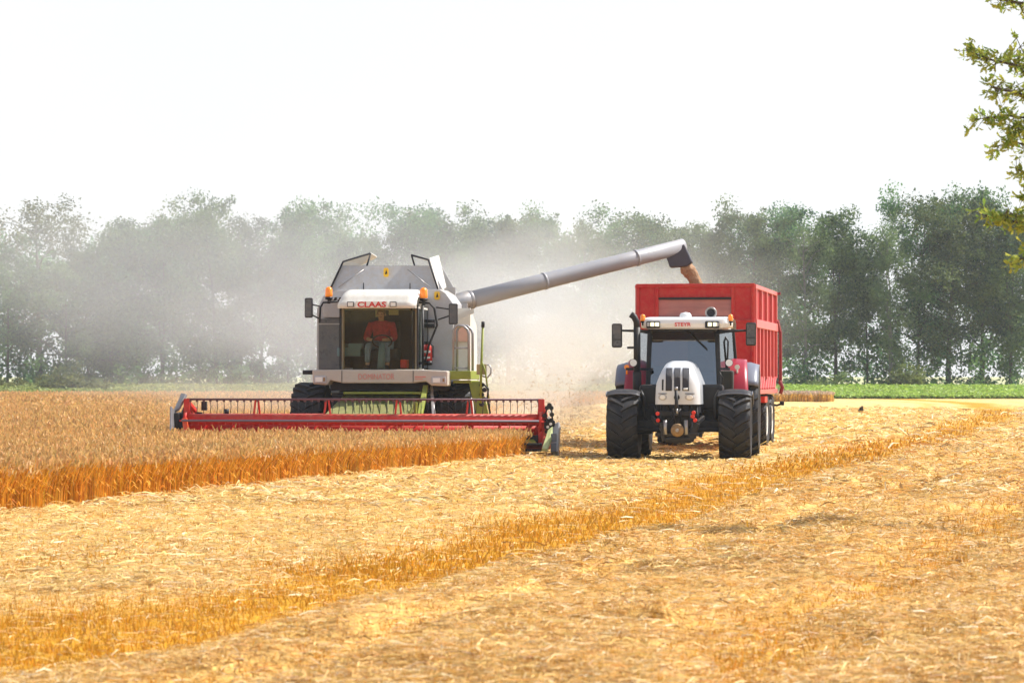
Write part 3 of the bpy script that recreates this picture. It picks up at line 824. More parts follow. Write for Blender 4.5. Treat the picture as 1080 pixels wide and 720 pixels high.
# more of the crown outside the frame
for k in range(3):
    a = ro.uniform(-.7, .9); zz = ro.uniform(3.2, 7.8); rr = ro.uniform(.7, 2.0)
    en = Vector((math.cos(a) * rr * .9 + .9, math.sin(a) * rr, zz + .3)); st = Vector((.05, .1, zz * .8))
    tb.tube([st, st.lerp(en, .5) + Vector((0, 0, .15)), en], [.04, .025, .008], 5)
    for u in np.linspace(.4, 1, 4): tips.append(st.lerp(en, u))
link('trunk', tb.mesh('trunk'), BARK, e)
VV = []; QQ = []; TT = []
lob = [(0, 0), (.16, .10), (.30, .07), (.42, .20), (.55, .12), (.70, .22), (.82, .10), (1, 0), (.82, -.10), (.70, -.22), (.55, -.12), (.42, -.20), (.30, -.07), (.16, -.10)]
lob = np.array(lob)
o_ = 0; tw = MB()
for p in tips:
    if (p + ex).x > 5.5 and ro.random() < .65: continue
    for k in range(ro.choice((3, 4, 5))):
        c = p + Vector((ro.gauss(0, .055), ro.gauss(0, .09), ro.gauss(0, .055)))
        tw.tube([p, c], [.004, .002], 4, caps=False)
        for q in range(ro.choice((3, 4, 5))):
            d = Vector((ro.gauss(-.25, .8), ro.gauss(0, .8), ro.gauss(-.1, .7))).normalized()
            s_ = d.cross(Vector((ro.gauss(0, 1), ro.gauss(0, 1), ro.gauss(0, 1) + 1))).normalized(); n_ = d.cross(s_)
            l_ = ro.uniform(.06, .10)
            pts = [c + d * (a * l_) + s_ * (b * l_) + n_ * (abs(b) * .35 * l_ - a * a * .2 * l_) for a, b in lob]
            VV += [v[:] for v in pts]; QQ.append([o_ + i for i in range(14)]); o_ += 14
            TT += [ro.random()] * 14
me = npmesh('foliage', np.array(VV), np.array(QQ), None, OAKLEAF, fac=np.array(TT))
link('foliage', me, None, e)
link('twig', tw.mesh('twig'), BARK, e)
# ------------------------------------------------------------------ wheels
def tyre_mesh(rad, wd, nl=18, lug=.045, rimr=.56):
    mb = MB(); w = wd / 2; g = rad * .93
    prof = [(-w * .80, rad * rimr), (-w * .98, rad * .70), (-w * 1.0, rad * .80), (-w * .93, rad * .90), (-w * .72, g * .985), (-w * .3, g),
            (w * .3, g), (w * .72, g * .985), (w * .93, rad * .90), (w * 1.0, rad * .80), (w * .98, rad * .70), (w * .80, rad * rimr)]
    mb.lathe(prof, n=48)
    ang = 2 * math.pi / nl
    for sd in (-1, 1):
        for k in range(nl):
            a0 = k * ang + (ang / 2 if sd > 0 else 0)
            P = []
            for i in range(5):
                t = i / 4; x = sd * w * (-.06 + 1.04 * t); a = a0 + (.30 / (rad / .7)) * (1.15 * t - .15 * t * t)
                ri = g * (1 - .02 * t) - .012 if t < .95 else rad * .86
                rt = rad * (1 - .004 * t) if t < .95 else rad * .955
                hw = (.045 + .012 * t) / rad * (.5 + .5 * min(1, rad / .7))
                P.append([(x, -r_ * math.cos(q), r_ * math.sin(q)) for r_, q in ((ri, a - hw), (ri, a + hw), (rt, a + hw * .7), (rt, a - hw * .7))])
            for i in range(4):
                vs = P[i] + P[i + 1]
                mb.add(vs, [(3, 2, 6, 7), (0, 3, 7, 4), (2, 1, 5, 6)])
            mb.add(P[0], [(0, 1, 2, 3)]); mb.add(P[4], [(3, 2, 1, 0)])
    return mb
def rim_mesh(rad, wd, sd, rimr=.56):
    mb = MB(); w = wd / 2 * sd; r_ = rad * rimr
    mb.lathe([(w * .80, r_ * 1.03), (w * .86, r_ * 1.02), (w * .80, r_ * .93), (w * .35, r_ * .86), (w * .25, r_ * .45), (w * .45, r_ * .40), (w * .52, r_ * .2), (w * .52, .0001)], n=32)
    for k in range(8):
        a = k * math.pi / 4
        mb.lathe([(w * .24, .02), (w * .34, .02)], (0, r_ * .6 * math.cos(a), r_ * .6 * math.sin(a)), n=6, smooth=False)
    return mb
TY = {}
def wheel(parent, loc, rad, wd, rimm, nl=18, rz=0, key=None):
    e = empty('wheel', loc, rz, parent)
    k = (rad, wd, nl)
    if k not in TY: TY[k] = tyre_mesh(rad, wd, nl).mesh('tyre'); TY[k].materials.append(RUBBER)
    t = link('tyre', TY[k], None, e); t.rotation_euler = (rng.random() * .3, 0, 0)
    sd = 1 if loc[0] > 0 else -1
    k2 = (rad, wd, sd, rimm.name)
    if k2 not in TY: TY[k2] = rim_mesh(rad, wd, sd).mesh('rim'); TY[k2].materials.append(rimm)
    link('rim', TY[k2], None, e)
    return e
def beacon(parent, p, s=1.0):
    mb = MB(); mb.lathe([(0, .075 * s), (.03 * s, .08 * s), (.16 * s, .075 * s), (.20 * s, .05 * s), (.215 * s, .0001)], p, 'z', 16)
    b = part('beacon', mb, ORANGE, parent)
    mb = MB(); mb.lathe([(-.14 * s, .03 * s), (-.06 * s, .03 * s), (-.05 * s, .08 * s), (.0, .078 * s)], p, 'z', 14)
    part('beacon_base', mb, BLACK, b)
    return b

# ------------------------------------------------------------------ combine harvester
cr = empty('combine_harvester', (C.ox, C.oy, 0), C.t)
tag(cr, 'grey and cream combine harvester with red reel, cutting wheat and unloading over its auger', 'combine harvester')
P = C.P
def cbox(mb, x0, x1, y0, y1, l0, l1):      # box whose front face fills a measured rectangle at depth l0
    a = P(x0, y0, l0); b = P(x1, y1, l0)
    return mb.box(a.x, b.x, l0, l1, b.z, a.z)
def xz(p, l): v = P(p[0], p[1], l); return (v.x, v.z)

# body: grey front wall of the grain tank, sides, rear
m = MB(); m.prism([xz(p, .3) for p in [(334, 392), (334, 326), (341, 312), (356, 306), (464, 305), (470, 309), (478, 320), (478, 392)]], .3, 2.9)
body = part('body', m, GREY, cr, .02)
m = MB(); a = P(478, 330, .3)
m.prism([(.6, 1.25), (.6, 2.75), (1.2, 2.95), (2.6, 3.0), (3.3, 2.75), (3.4, 2.1), (3.3, 1.1), (2.5, 1.0)], a.x - .25, a.x + .09, 'x')
m.prism([(.6, 1.25), (.6, 2.75), (1.2, 2.95), (2.6, 3.0), (3.3, 2.75), (3.4, 2.1), (3.3, 1.1), (2.5, 1.0)], -a.x + .25, -a.x - .09, 'x')
part('side_cover', m, CREAM, cr, .03)
m = MB(); m.box(-1.15, .95, 2.9, 5.2, 1.1, 2.6); m.box(-1.0, .8, 5.0, 6.2, .9, 2.2)
part('rear_body', m, CREAM, cr, .05)
m = MB(); m.box(a.x + .09, a.x + .11, 1.1, 2.2, 2.3, 2.62); m.box(a.x + .09, a.x + .11, 1.1, 2.2, 1.72, 2.26)
part('side_panel', m, PINK, cr)
# upright service panel seen under the side cover
m = MB(); cbox(m, 479.5, 494, 345, 360, .45, .5); part('service_panel', m, PINK, cr, .005)
m = MB(); cbox(m, 479.5, 496, 325, 391, .52, .6); part('service_wall', m, CREAM, cr, .005)
# sloped white top edge
m = MB(); m.plate([P(478, 333, .34), P(500, 325, .34), P(500, 330, .34), P(478, 340, .34)], .03); part('top_edge', m, CREAM, cr)

# grain tank extension: front and back panel, leaning sides with folded lips
la, lb = .55, 2.7
m = MB(); m.plate([P(349, 308, la), P(468, 308, la), P(455, 281, la + .25), P(361, 281, la + .25)], .03)
m.plate([P(349, 308, la) + Vector((0, lb - la, 0)), P(468, 308, la) + Vector((0, lb - la, 0)), P(452, 279, la) + Vector((0, lb - la - .25, .05)), P(364, 279, la) + Vector((0, lb - la - .25, .05))], .03)
tank = part('grain_tank', m, GREY, cr)
m = MB()
for q in (383, 432): m.plate([P(q, 306, la - .01), P(q + 1, 306, la - .01), P(q + 1, 282, la + .24), P(q, 282, la + .24)], .012)
m.tube([P(359, 281, la + .24), P(457, 281, la + .24)], .018, 6)
part('panel_seam', m, NAVY, tank)
def flap(ins, top_in, top_out, bot, sgn, brown=False):
    m = MB(); dy = Vector((sgn * -.10, 1.7, 0))
    f0, f1 = P(*bot, la - .06), P(*top_out, la + .22)
    m.plate([f0, f1, f1 + dy, f0 + dy], .03)
    lip = P(*top_in, la + .3)
    m.plate([f1, lip, lip + Vector((sgn * .12, 1.5, -.02)), f1 + dy], .025)
    f = part('tank_flap', m, CREAM, tank, .008)
    m = MB(); m.tube([f0 + Vector((0, -.02, 0)), f1 + Vector((0, -.02, 0)), lip + Vector((0, -.02, 0))], .022, 6)
    m.tube([lip, P(*ins, la + .2)], .02, 6)
    part('flap_frame', m, NAVY, f)
flap((384, 290), (391, 267), (362, 276), (347, 308), -1)
flap((440, 290), (434, 269), (452, 274), (463, 308), 1)
m = MB()
m.tube([P(357, 303, la - .1), P(384, 284, la + .1)], .012, 5); m.tube([P(454, 303, la - .1), P(430, 284, la + .1)], .012, 5)
part('flap_strut', m, STEEL, tank)
# white outer face of the raised right flap
m = MB(); m.plate([P(453, 272, la + .2), P(463, 269, la + .5), P(471, 303, la + .3), P(463, 307, la - .04)], .03); part('flap_cover', m, CREAM, tank, .01)

def sticker(x0, x1, y0, y1, l, par):
    m = MB(); a, b = P(x0, y0, l), P(x1, y1, l)
    m.prism([(a.x + .02, a.z), (b.x - .02, a.z), (b.x, a.z - .03), (b.x, b.z + .03), (b.x - .02, b.z), (a.x + .02, b.z), (a.x, b.z + .03), (a.x, a.z - .03)], l - .01, l)
    s = part('warning_sticker', m, YELLOW, par)
    m = MB(); c = (a + b) / 2; m.prism([(c.x - .025, c.z - .04), (c.x + .03, c.z - .03), (c.x + .005, c.z + .06)], l - .014, l - .0105); part('symbol', m, BLACK, s)
sticker(404.5, 410, 282.5, 292, la + .08, tank)
sticker(458, 464, 307.5, 316, .285, body)
sticker(444, 448, 350, 358, .28, body)

# cab
cl = -1.25
cab = part('cab', (lambda m: (cbox(m, 359, 362.5, 322, 391, cl, cl + .12), cbox(m, 437.5, 440, 322, 391, cl, cl + .12),
     m.box(P(359, 0, cl).x, P(440, 0, cl).x, cl, .2, P(400, 394, cl).z, P(400, 389.5, cl).z), m)[-1])(MB()), INTBEIGE, cr, .015)
m = MB(); cbox(m, 358, 360, 322, 391, cl - .03, cl + .03); cbox(m, 439.5, 441, 322, 391, cl - .03, cl + .03)
part('door_seal', m, BLACK, cab)
m = MB(); xl, xr = P(359.5, 0, cl).x, P(439.8, 0, cl).x
m.box(xl, xl + .02, cl + .1, .18, 1.78, 3.0); m.box(xr - .02, xr, cl + .1, .18, 1.78, 3.0); part('side_window', m, GLASS_S, cab)
m = MB(); a, b, c, d = P(362, 389.5, cl - .02), P(438, 389.5, cl - .02), P(438, 321, cl - .10), P(362, 321, cl - .10)
m.plate([a, b, c, d], .012); part('windscreen', m, GLASS_C, cab)
# roof: rounded front hood
def roof_shape(m):
    x0, x1 = P(357.5, 0, cl).x, P(441, 0, cl).x
    z0, z1 = P(400, 325, cl - .2).z, P(400, 303.5, cl - .2).z
    def fn(u, v):
        t = u; s = v * 2 - 1
        prof = [(-.28, 0), (-.30, .12), (-.28, .26), (-.14, .62), (.05, .86), (.4, .97), (1.0, 1.0), (1.7, .9)]
        k = t * (len(prof) - 1); i = min(int(k), len(prof) - 2); f = k - i
        y, z = [prof[i][j] * (1 - f) + prof[i + 1][j] * f for j in (0, 1)]
        ed = max(0, abs(s) - .8) / .2
        zz = z0 + (z1 - z0) * z * (1 - .35 * ed ** 2 * (z > .3))
        return Vector(((x0 + x1) / 2 + (x1 - x0) / 2 * s * (1 - .03 * z), cl + y * .9 + .10 * ed ** 2, zz))
    m.grid(fn, 28, 24)
    m.box(x0 + .02, x1 - .02, cl - .22, .2, z0 - .0, z0 + .04)
    return m
roof = part('roof', roof_shape(MB()), CREAM, cab)
m = MB(); cbox(m, 375, 409, 317.8, 324, cl - .285, cl - .25); sign = part('name_board', m, WHITEP, roof)
cc_ = (P(375, 318, cl - .3) + P(409, 324, cl - .3)) / 2
lettering('CLAAS', sign, (cc_.x, cl - .292, cc_.z), P(407, 0, cl).x - P(377, 0, cl).x, .115, LETRED, bold=.03)
for q in (366, 411):
    m = MB(); cbox(m, q, q + 7, 318, 323.5, cl - .285, cl - .25); hl = part('work_light', m, BLACK, roof, .01)
    m = MB(); cbox(m, q + .8, q + 6.2, 318.8, 322.8, cl - .296, cl - .286); part('lens', m, LENS, hl)

# cab interior
m = MB(); m.box(P(359, 0, cl).x, P(440, 0, cl).x, .15, .22, 1.7, 3.05); part('back_wall', m, INTER, cab)
m = MB(); m.box(-.28, .30, -.45, .1, 1.94, 2.17); m.box(-.26, .28, .02, .13, 2.17, 2.80); part('seat', m, INTER, cab, .05)
m = MB(); m.tube([P(402, 389, -.95), P(403, 362, -.75)], [.085, .06], 10); col_ = part('steering_column', m, TEAL, cab)
m = MB(); c = P(403, 360, -.72)
m.tube([c + Vector((.2 * math.cos(t), -.06 * math.sin(t), .13 * math.sin(t))) for t in np.linspace(0, 2 * math.pi, 25)], .016, 6, caps=False); part('steering_wheel', m, BLACK, col_)
m = MB(); cbox(m, 367, 382, 362, 368, -.6, -.4); m.box(-.95, -.45, -.6, .1, 2.02, 2.2); part('console', m, TEAL, cab, .02)
m = MB(); cbox(m, 422, 429, 379, 388, -.9, -.6); part('cool_box', m, RED, cab, .02)
m = MB(); cbox(m, 396, 404, 326, 334, .1, .13); cbox(m, 410, 420, 325, 332, .1, .13); part('rear_window', m, mat('olive_pane', (.50, .52, .24), .3), cab)

# left of the cab: dark grille wall and its stubs
m = MB(); cbox(m, 336, 358, 336, 389.5, -.05, .28); dk = part('screen_panel', m, DARKGLASS, cr, .01)
m = MB(); cbox(m, 336, 358, 341, 342.2, -.065, -.052); part('panel_strip', m, STEEL, dk)
m = MB(); cbox(m, 341, 358.5, 315, 335, -.02, .28); part('upper_panel', m, GREY, cr, .02)
m = MB(); [m.prism([xz((346 + k * 5 + 3, 318), -.05), xz((346 + k * 5, 318), -.05), xz((346 + k * 5 + 2, 313.5), -.05), xz((346 + k * 5 + 4.5, 313.5), -.05)], -.05, 0) for k in range(3)]
part('vent_louvre', m, BLACK, cr)
# right of the cab: pillar, rails, dark box
m = MB(); cbox(m, 441.5, 446, 319, 391, -.6, -.45); part('pillar', m, CREAM, cr, .02)
m = MB(); cbox(m, 445, 458, 337, 345.5, .2, .29); bx = part('grab_recess', m, BLACK, cr)
m = MB(); cbox(m, 445, 458, 340.4, 341.4, .185, .199); part('recess_bar', m, STEEL, bx)
m = MB(); m.tube([P(442, 319, -.7), P(453, 319.5, -.7), P(458, 325, -.7), P(461, 343, -.7), P(452, 365, -.7), P(449, 379, -.65), P(441, 387, -.6)], .024, 7)
m.tube([P(434, 322, -1.3), P(435.5, 389, -1.3)], .016, 6); m.tube([P(445.5, 321, -.72), P(446, 389, -.72)], .026, 7)
part('grab_rail', m, BLACK, cr)
m = MB(); m.tube([P(337, 340, -.6), P(338, 324, -.6), P(341, 319, -.6), P(356, 318, -.6)], .022, 7); part('grab_rail', m, BLACK, cr)
# mirrors
def mirror(x0, x1, y0, y1, l, arms):
    m = MB(); cbox(m, x0, x1, y0, y1, l, l + .08); mi = part('mirror', m, BLACK, cr, .03)
    m = MB(); cbox(m, x0 + 1, x1 - 1, y0 + 1.2, y1 - 1.2, l - .008, l - .002); part('mirror_back', m, DARKGLASS, mi)
    m = MB()
    for p in arms: m.tube([P(*q, l + .05) for q in p], .017, 6)
    part('mirror_arm', m, BLACK, mi)
mirror(321, 329.5, 314, 335, -.75, [[(329, 321), (338, 323)], [(329, 332), (337, 336)]])
mirror(473, 482.5, 320, 342, -.75, [[(460, 324), (474, 326)], [(462, 337), (474, 333)]])
beacon(cr, P(346.8, 313, -.4), 1.0); beacon(cr, P(446.8, 314.5, -.8), 1.05)

# bumper fascia with its lights
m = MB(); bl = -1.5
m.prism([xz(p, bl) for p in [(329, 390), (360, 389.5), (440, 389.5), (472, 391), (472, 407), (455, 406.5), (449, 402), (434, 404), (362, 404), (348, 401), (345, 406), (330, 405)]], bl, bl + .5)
fas = part('fascia', m, SHADECREAM, cr, .03)
m = MB(); cbox(m, 360.2, 360.8, 390.5, 403, bl - .008, bl - .002); cbox(m, 435.4, 436, 390.5, 403, bl - .008, bl - .002); part('seam', m, NAVY, fas)
c1 = (P(378, 393, bl) + P(416, 401, bl)) / 2
lettering('DOMINATOR', fas, (c1.x, bl - .006, P(400, 397, bl).z), P(416, 0, bl).x - P(378, 0, bl).x, .115, LETPALE, bold=.0)
m = MB(); cbox(m, 437.5, 449, 396.6, 398, bl - .006, bl - .001); cbox(m, 437.5, 446, 399.2, 400, bl - .006, bl - .001); part('model_badge', m, LETPALE, fas)
for x0, x1, y0, y1 in ((331, 344, 396, 404), (455, 470, 397, 404.5)):
    m = MB(); cbox(m, x0, x1, y0, y1, bl - .03, bl - .002); hb = part('headlight', m, GREY, fas, .02)
    m = MB(); cbox(m, x0 + 1.5, x0 + 9, y0 + 1.5, y1 - 1.5, bl - .04, bl - .031); part('lens', m, LENS, hb)
    m = MB(); cbox(m, x1 - 3.3, x1 - 1.2, y0 + 2, y1 - 2, bl - .038, bl - .031); part('indicator', m, RUST, hb)
m = MB(); m.tube([P(319.5, 392.5, -1.3), P(332, 392.5, -1.3)], .045, 8); part('bumper_stub', m, BLACK, cr)
# black underside and lime feeder house
m = MB(); cbox(m, 348, 470, 402, 412, -1.0, .6); m.box(-1.1, 1.1, -.4, 4.5, .62, 1.25); part('chassis', m, NAVY, cr, .01)
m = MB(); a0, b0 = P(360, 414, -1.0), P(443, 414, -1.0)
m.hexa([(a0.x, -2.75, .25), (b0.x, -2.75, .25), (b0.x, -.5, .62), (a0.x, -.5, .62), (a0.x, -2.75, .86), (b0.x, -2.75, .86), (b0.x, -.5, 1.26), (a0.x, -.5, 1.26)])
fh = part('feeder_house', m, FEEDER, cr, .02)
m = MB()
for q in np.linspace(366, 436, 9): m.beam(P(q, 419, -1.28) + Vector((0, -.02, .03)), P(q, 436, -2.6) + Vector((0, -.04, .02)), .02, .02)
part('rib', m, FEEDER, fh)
m = MB(); cbox(m, 362, 446, 413, 415.5, -1.35, -1.2); m.beam(P(449, 408, -1.3), P(443, 438, -2.4), .1, .1); m.beam(P(438, 424, -2.4), P(437, 440, -2.4), .08, .08)
part('lift_arm', m, LIME, cr, .008)
m = MB(); m.beam(P(455, 408, -1.2), P(457, 438, -2.2), .05, .05); m.tube([P(455, 410, -1.25), P(458, 440, -2.1)], .035, 8); part('lift_cylinder', m, STEEL, cr)
# wheels
wl = P(329, 420, 0).x; wr = P(482.5, 420, 0).x
for q in (wl, wr): wheel(cr, (q, 0, .74), .74, .68, CREAM, 20)
for q in (-1.1, 1.1): wheel(cr, (q, 3.9, .52), .52, .45, CREAM, 16)
m = MB(); m.box(wl, wr, -.18, .18, .55, .9); m.box(-1.1, 1.1, 3.8, 4.0, .45, .6); part('axle', m, NAVY, cr, .02)
# platform, handrails and ladder on the right
m = MB(); cbox(m, 472.5, 496.5, 391, 400, -1.15, .2); plat = part('platform', m, LIME, cr, .015)
m = MB(); cbox(m, 478, 497, 401, 404, -1.05, .1); m.plate([P(494, 402, -1.0), P(507, 402, -1.0), P(516, 439, -1.1), P(503, 439, -1.1)], .06); m.plate([P(494, 402, -.3), P(507, 402, -.3), P(516, 439, -.4), P(503, 439, -.4)], .05)
for k in range(3): m.box(P(499 + k * 4, 0, -1).x, P(508 + k * 4, 0, -1).x, -1.0, -.4, 1.3 - k * .28, 1.33 - k * .28)
part('ladder', m, LIME, plat, .008)
m = MB()
for l, dx in ((-1.05, 0), (-.35, 4)):
    m.tube([P(478 + dx, 391, l), P(478 + dx, 349, l), P(480 + dx, 345, l), P(484 + dx, 343.3, l), P(489 + dx, 344, l), P(493 + dx, 347.5, l), P(494.5 + dx, 352, l), P(494.5 + dx, 391, l)], .028, 8)
m.tube([P(478, 367, -1.05), P(494.5, 367, -1.05)], .02, 6); m.tube([P(478, 388, -1.05), P(494.5, 388, -1.05)], .018, 6)
part('handrail', m, STEEL, plat)
m = MB(); m.tube([P(507, 425, -1.3), P(507.5, 392, -1.3), P(509.3, 345, -1.3)], .026, 7); m.tube([P(516, 424, -1.3), P(512, 392, -1.3), P(509, 383, -1.3)], .018, 6); pole = part('marker_pole', m, LIME, plat)
m = MB(); m.tube([P(509.3, 345, -1.3), P(509.6, 339, -1.3)], .036, 7); part('pole_tip', m, BLACK, pole)
m = MB(); cbox(m, 502.5, 513, 384, 395, -1.25, -1.2); lp = part('fold_down_lamp', m, TANP, plat, .01)
m = MB(); m.tube([P(511, 384.5, -1.2), P(516, 385, -1.2), P(518, 389, -1.2), P(517.5, 394, -1.2), P(514, 398, -1.2), P(507, 396, -1.2)], .018, 6); part('lamp_guard', m, STEEL, lp)
m = MB()
for k in range(5): m.lathe([(-.05, .05), (.05, .05)], P(508 + (k % 2) * 3, 406 + k * 5, -1.25), 'y', 8)
m.tube([P(509, 404, -1.3), P(515, 410, -1.35), P(514, 420, -1.3), P(517, 436, -1.3)], .02, 6)
part('hydraulic_hose', m, BLACK, plat)

# unloading auger
A0 = Vector(C.local(*W(489, 318, 57.3).xy)).to_3d(); A0.z = W(489, 318, 57.3).z
A1w = W(721, 259.5, 59.2); A1 = Vector(C.local(*A1w.xy)).to_3d(); A1.z = A1w.z
m = MB(); m.tube([A0, A0.lerp(A1, .35), A0.lerp(A1, .7), A1], [.185, .178, .172, .168], 20); aug = part('unloading_auger', m, TUBE, cr)
ax = (A1 - A0).normalized()
for u in (.36, .78):
    q = A0.lerp(A1, u); r_ = .178 - .012 * u
    m = MB(); m.tube([q - ax * .025, q + ax * .025], r_ + .018, 20); part('flange', m, TUBE, aug)
m = MB(); m.tube([A0 - ax * .45, A0 - ax * .1, A0 + ax * .12], [.2, .215, .215], 16); m.lathe([(-.5, .2), (.2, .2)], A0 - ax * .42, 'z', 16)
m.tube([A0 + ax * .12, A0 + ax * .2], .21, 16); m.box(A0.x - .05, A0.x + .12, A0.y - .3, A0.y - .18, A0.z - .38, A0.z - .05)
m.box(A0.x - .38, A0.x - .14, A0.y - .32, A0.y - .2, A0.z + .12, A0.z + .30)
part('auger_elbow', m, STEEL, aug, .01)
m = MB(); s0 = A0.lerp(A1, .87) + Vector((0, -.172, -.02))
m.beam(s0, s0 + ax * .16, .012, .09); part('warning_sticker', m, YELLOW, aug)
def ap(px, py, dy):
    v = W(px, py, 59.2); q = Vector(C.local(v.x, v.y)).to_3d(); q.z = v.z; q.y += dy; return q
hood = [(701, 265), (714, 262), (722, 257.5), (731, 277), (725, 281), (707, 282.5)]
m = MB(); vs = [ap(*p, -.2) for p in hood] + [ap(*p, .2) for p in hood]; n = len(hood)
m.add(vs, [tuple(range(n))[::-1], tuple(range(n, 2 * n))] + [(i, (i + 1) % n, n + (i + 1) % n, n + i) for i in range(n)])
part('auger_spout', m, SPOUT, aug, .03)

# ---------------- header
hd = empty('header', (0, 0, 0), 0, cr)
rl = -3.35
XL, XR = P(197, 430, rl).x, P(571, 430, rl).x
ZC = .72; RR = .43
m = MB(); m.tube([(XL, rl, ZC + .03), (XR, rl, ZC + .03)], .115, 18); part('reel_tube', m, RED, hd)
XS = np.linspace(XL, XR, 6)
for k, a in enumerate((92, 2, -88, 182)):
    a = R(a); c = Vector((0, rl - RR * math.cos(a), ZC + RR * math.sin(a)))
    m = MB(); m.tube([(XL, c.y, c.z), (XR, c.y, c.z)], .021, 8)
    n = 52; mt_ = MB()
    for i in range(n):
        x = XL + (XR - XL) * (i + .5) / n
        if k == 0: m.box(x - .02, x + .02, c.y - .025, c.y + .025, c.z - .05, c.z + .01)
        mt_.tube([(x, c.y, c.z - .03), (x + .004, c.y + .02, c.z - .15), (x, c.y - .03, c.z - .28)], .0065 if k == 0 else .003, 4)
    rb_ = part('reel_bar', m, mat('reel_bar_%d' % k, (.13, .05, .06), .5, var=.2) if k == 0 else (mat('front_bar_paint', (.17, .15, .19), .5, var=.1) if k == 1 else NAVY), hd)
    part('tines', mt_, NAVY if k == 0 else TRED, rb_)
for i, x in enumerate(XS):
    m = MB()
    for a in (92, 2, -88, 182):
        a = R(a); e_ = Vector((x, rl - RR * math.cos(a), ZC + RR * math.sin(a)))
        for s in (-.075, .075):
            m.beam((x + s, rl, ZC), e_ + Vector((s * .35, 0, 0)), .035, .03)
    if i in (0, 5):
        m.lathe([(-.03, .2), (.03, .2)], (x, rl, ZC), 'x', 20)
        m.beam((x, rl - .02, .30), (x, rl + .02, 1.16), .11, .09, up=(0, 1, 0))
    part('reel_spider', m, RED, hd)
# trough behind the reel
HL, HRx = XL - .06, XR + .04
m = MB(); m.prism([(-2.62, .84), (-2.56, .86), (-2.5, .2), (-3.6, .16), (-3.72, .19), (-2.75, .26), (-2.64, .5)], HL, HRx, 'x'); part('trough', m, RED, hd)
m = MB(); m.tube([(HL + .05, -2.93, .50), (HRx - .05, -2.93, .50)], .20, 16)
nn = 260; vs = []
for sd in (-1, 1):
    hv = []
    for i in range(nn):
        t = i / nn; x = (HL + .08 if sd < 0 else HRx - .08) - sd * t * (HRx - HL) * .42; a = t * 34 * sd
        hv.append([(x, -2.93 + .20 * math.cos(a), .50 + .20 * math.sin(a)), (x, -2.93 + .29 * math.cos(a), .50 + .29 * math.sin(a))])
    m.add([v for q in hv for v in q], [(2 * i, 2 * i + 1, 2 * i + 3, 2 * i + 2) for i in range(nn - 1)], True)
part('feed_auger', m, RED, hd)
m = MB(); m.box(HL, HRx, -3.78, -3.7, .15, .20)
for i in range(96):
    x = HL + (HRx - HL) * (i + .5) / 96
    m.prism([(x - .018, .155), (x + .018, .155), (x, .185)], -3.9, -3.78)
part('cutter_bar', m, NAVY, hd)
m = MB(); cbox(m, 541, 571, 467, 469.5, -3.86, -3.7); cbox(m, 548, 567, 459, 466, -3.5, -3.2); part('knife_drive', m, NAVY, hd, .01)
m = MB(); m.plate([P(549, 458, -3.4), P(560, 460, -3.4), P(566, 466, -3.6), P(553, 467, -3.6)], .05); part('crop_guide', m, LIME, hd, .01)
# end sheets, dividers, right-hand drive
m = MB(); m.prism([(-3.75, .16), (-2.5, .16), (-2.5, .95), (-3.0, .98), (-3.5, .55)], HL - .05, HL, 'x'); m.prism([(-3.75, .16), (-2.5, .16), (-2.5, .80), (-3.1, .80), (-3.5, .45)], HRx, HRx + .05, 'x'); part('end_sheet', m, RED, hd, .01)
m = MB(); m.beam((XL + .13, rl - .35, .2), (XL + .03, rl - .30, .78), .10, .07, up=(0, 1, 0)); part('reel_arm', m, mat('orange_red_paint', (.70, .09, .02), .4), hd, .01)
m = MB(); m.beam((XL, -2.6, .9), (XL, rl, 1.12), .07, .08); m.beam((XR, -2.6, .85), (XR, rl, 1.10), .07, .08); part('reel_carrier', m, RED, hd, .01)
m = MB(); cbox(m, 182.5, 188.5, 435, 458, -3.55, -2.7); part('crop_divider', m, BLACK, hd, .03)
m = MB(); m.plate([P(182.5, 459, -3.58), P(184.5, 459, -3.58), P(185, 434, -3.4), P(183, 434, -3.4)], .3); m.plate([P(184, 436, -3.4), P(190, 432, -3.4), P(198, 417, -3.2), P(193, 416, -3.2)], .06)
part('divider_shield', m, STEEL, hd, .01)
m = MB(); m.plate([P(189, 452, -3.5), P(193, 452, -3.5), P(194, 430, -3.3), P(190, 440, -3.3)], .05); part('divider_strut', m, BLACK, hd)
m = MB(); m.box(P(203, 0, rl).x, P(208, 0, rl).x, -2.62, -2.5, .92, 1.1); m.tube([P(206, 429, -2.6), P(207, 435, -2.6), P(213, 436, -2.6)], .03, 6); m.tube([P(239, 438, -2.6), P(239, 431, -2.6)], .05, 8); part('reel_motor', m, BLACK, hd)
# black spotted chain drive
m = MB()
ch = [(577, 455), (578, 444), (575, 438), (577, 430), (579.5, 427), (581.5, 430), (582, 437), (583, 445), (581, 454)]
for i, q in enumerate(ch): m.lathe([(-.04, .045), (.04, .045)], P(*q, rl - .05), 'y', 8)
for i in range(len(ch) - 1): m.beam(P(*ch[i], rl - .05), P(*ch[i + 1], rl - .05), .035, .03)
m.lathe([(-.03, .12), (.03, .12)], P(579, 447, rl), 'y', 14)
part('drive_chain', m, BLACK, hd)
m = MB()
for q in ((580, 434), (579, 440), (581, 447), (578, 450)): m.lathe([(-.06, .028), (.02, .028)], P(*q, rl - .1), 'y', 8)
part('sprocket', m, LENS, hd)
m = MB(); m.plate([P(571.5, 476, -3.9), P(577.5, 476, -3.9), P(583, 462, -3.55), P(583, 452, -3.45), P(578, 456, -3.5)], .07); part('crop_divider', m, mat('pale_lime', (.50, .55, .25), .45, var=.1), hd, .012)
m = MB(); m.plate([P(580.5, 476, -3.6), P(588, 476, -3.6), P(590, 444, -3.35), P(582, 447, -3.35)], -.30); sh = part('drive_shield', m, GREY, hd, .02)
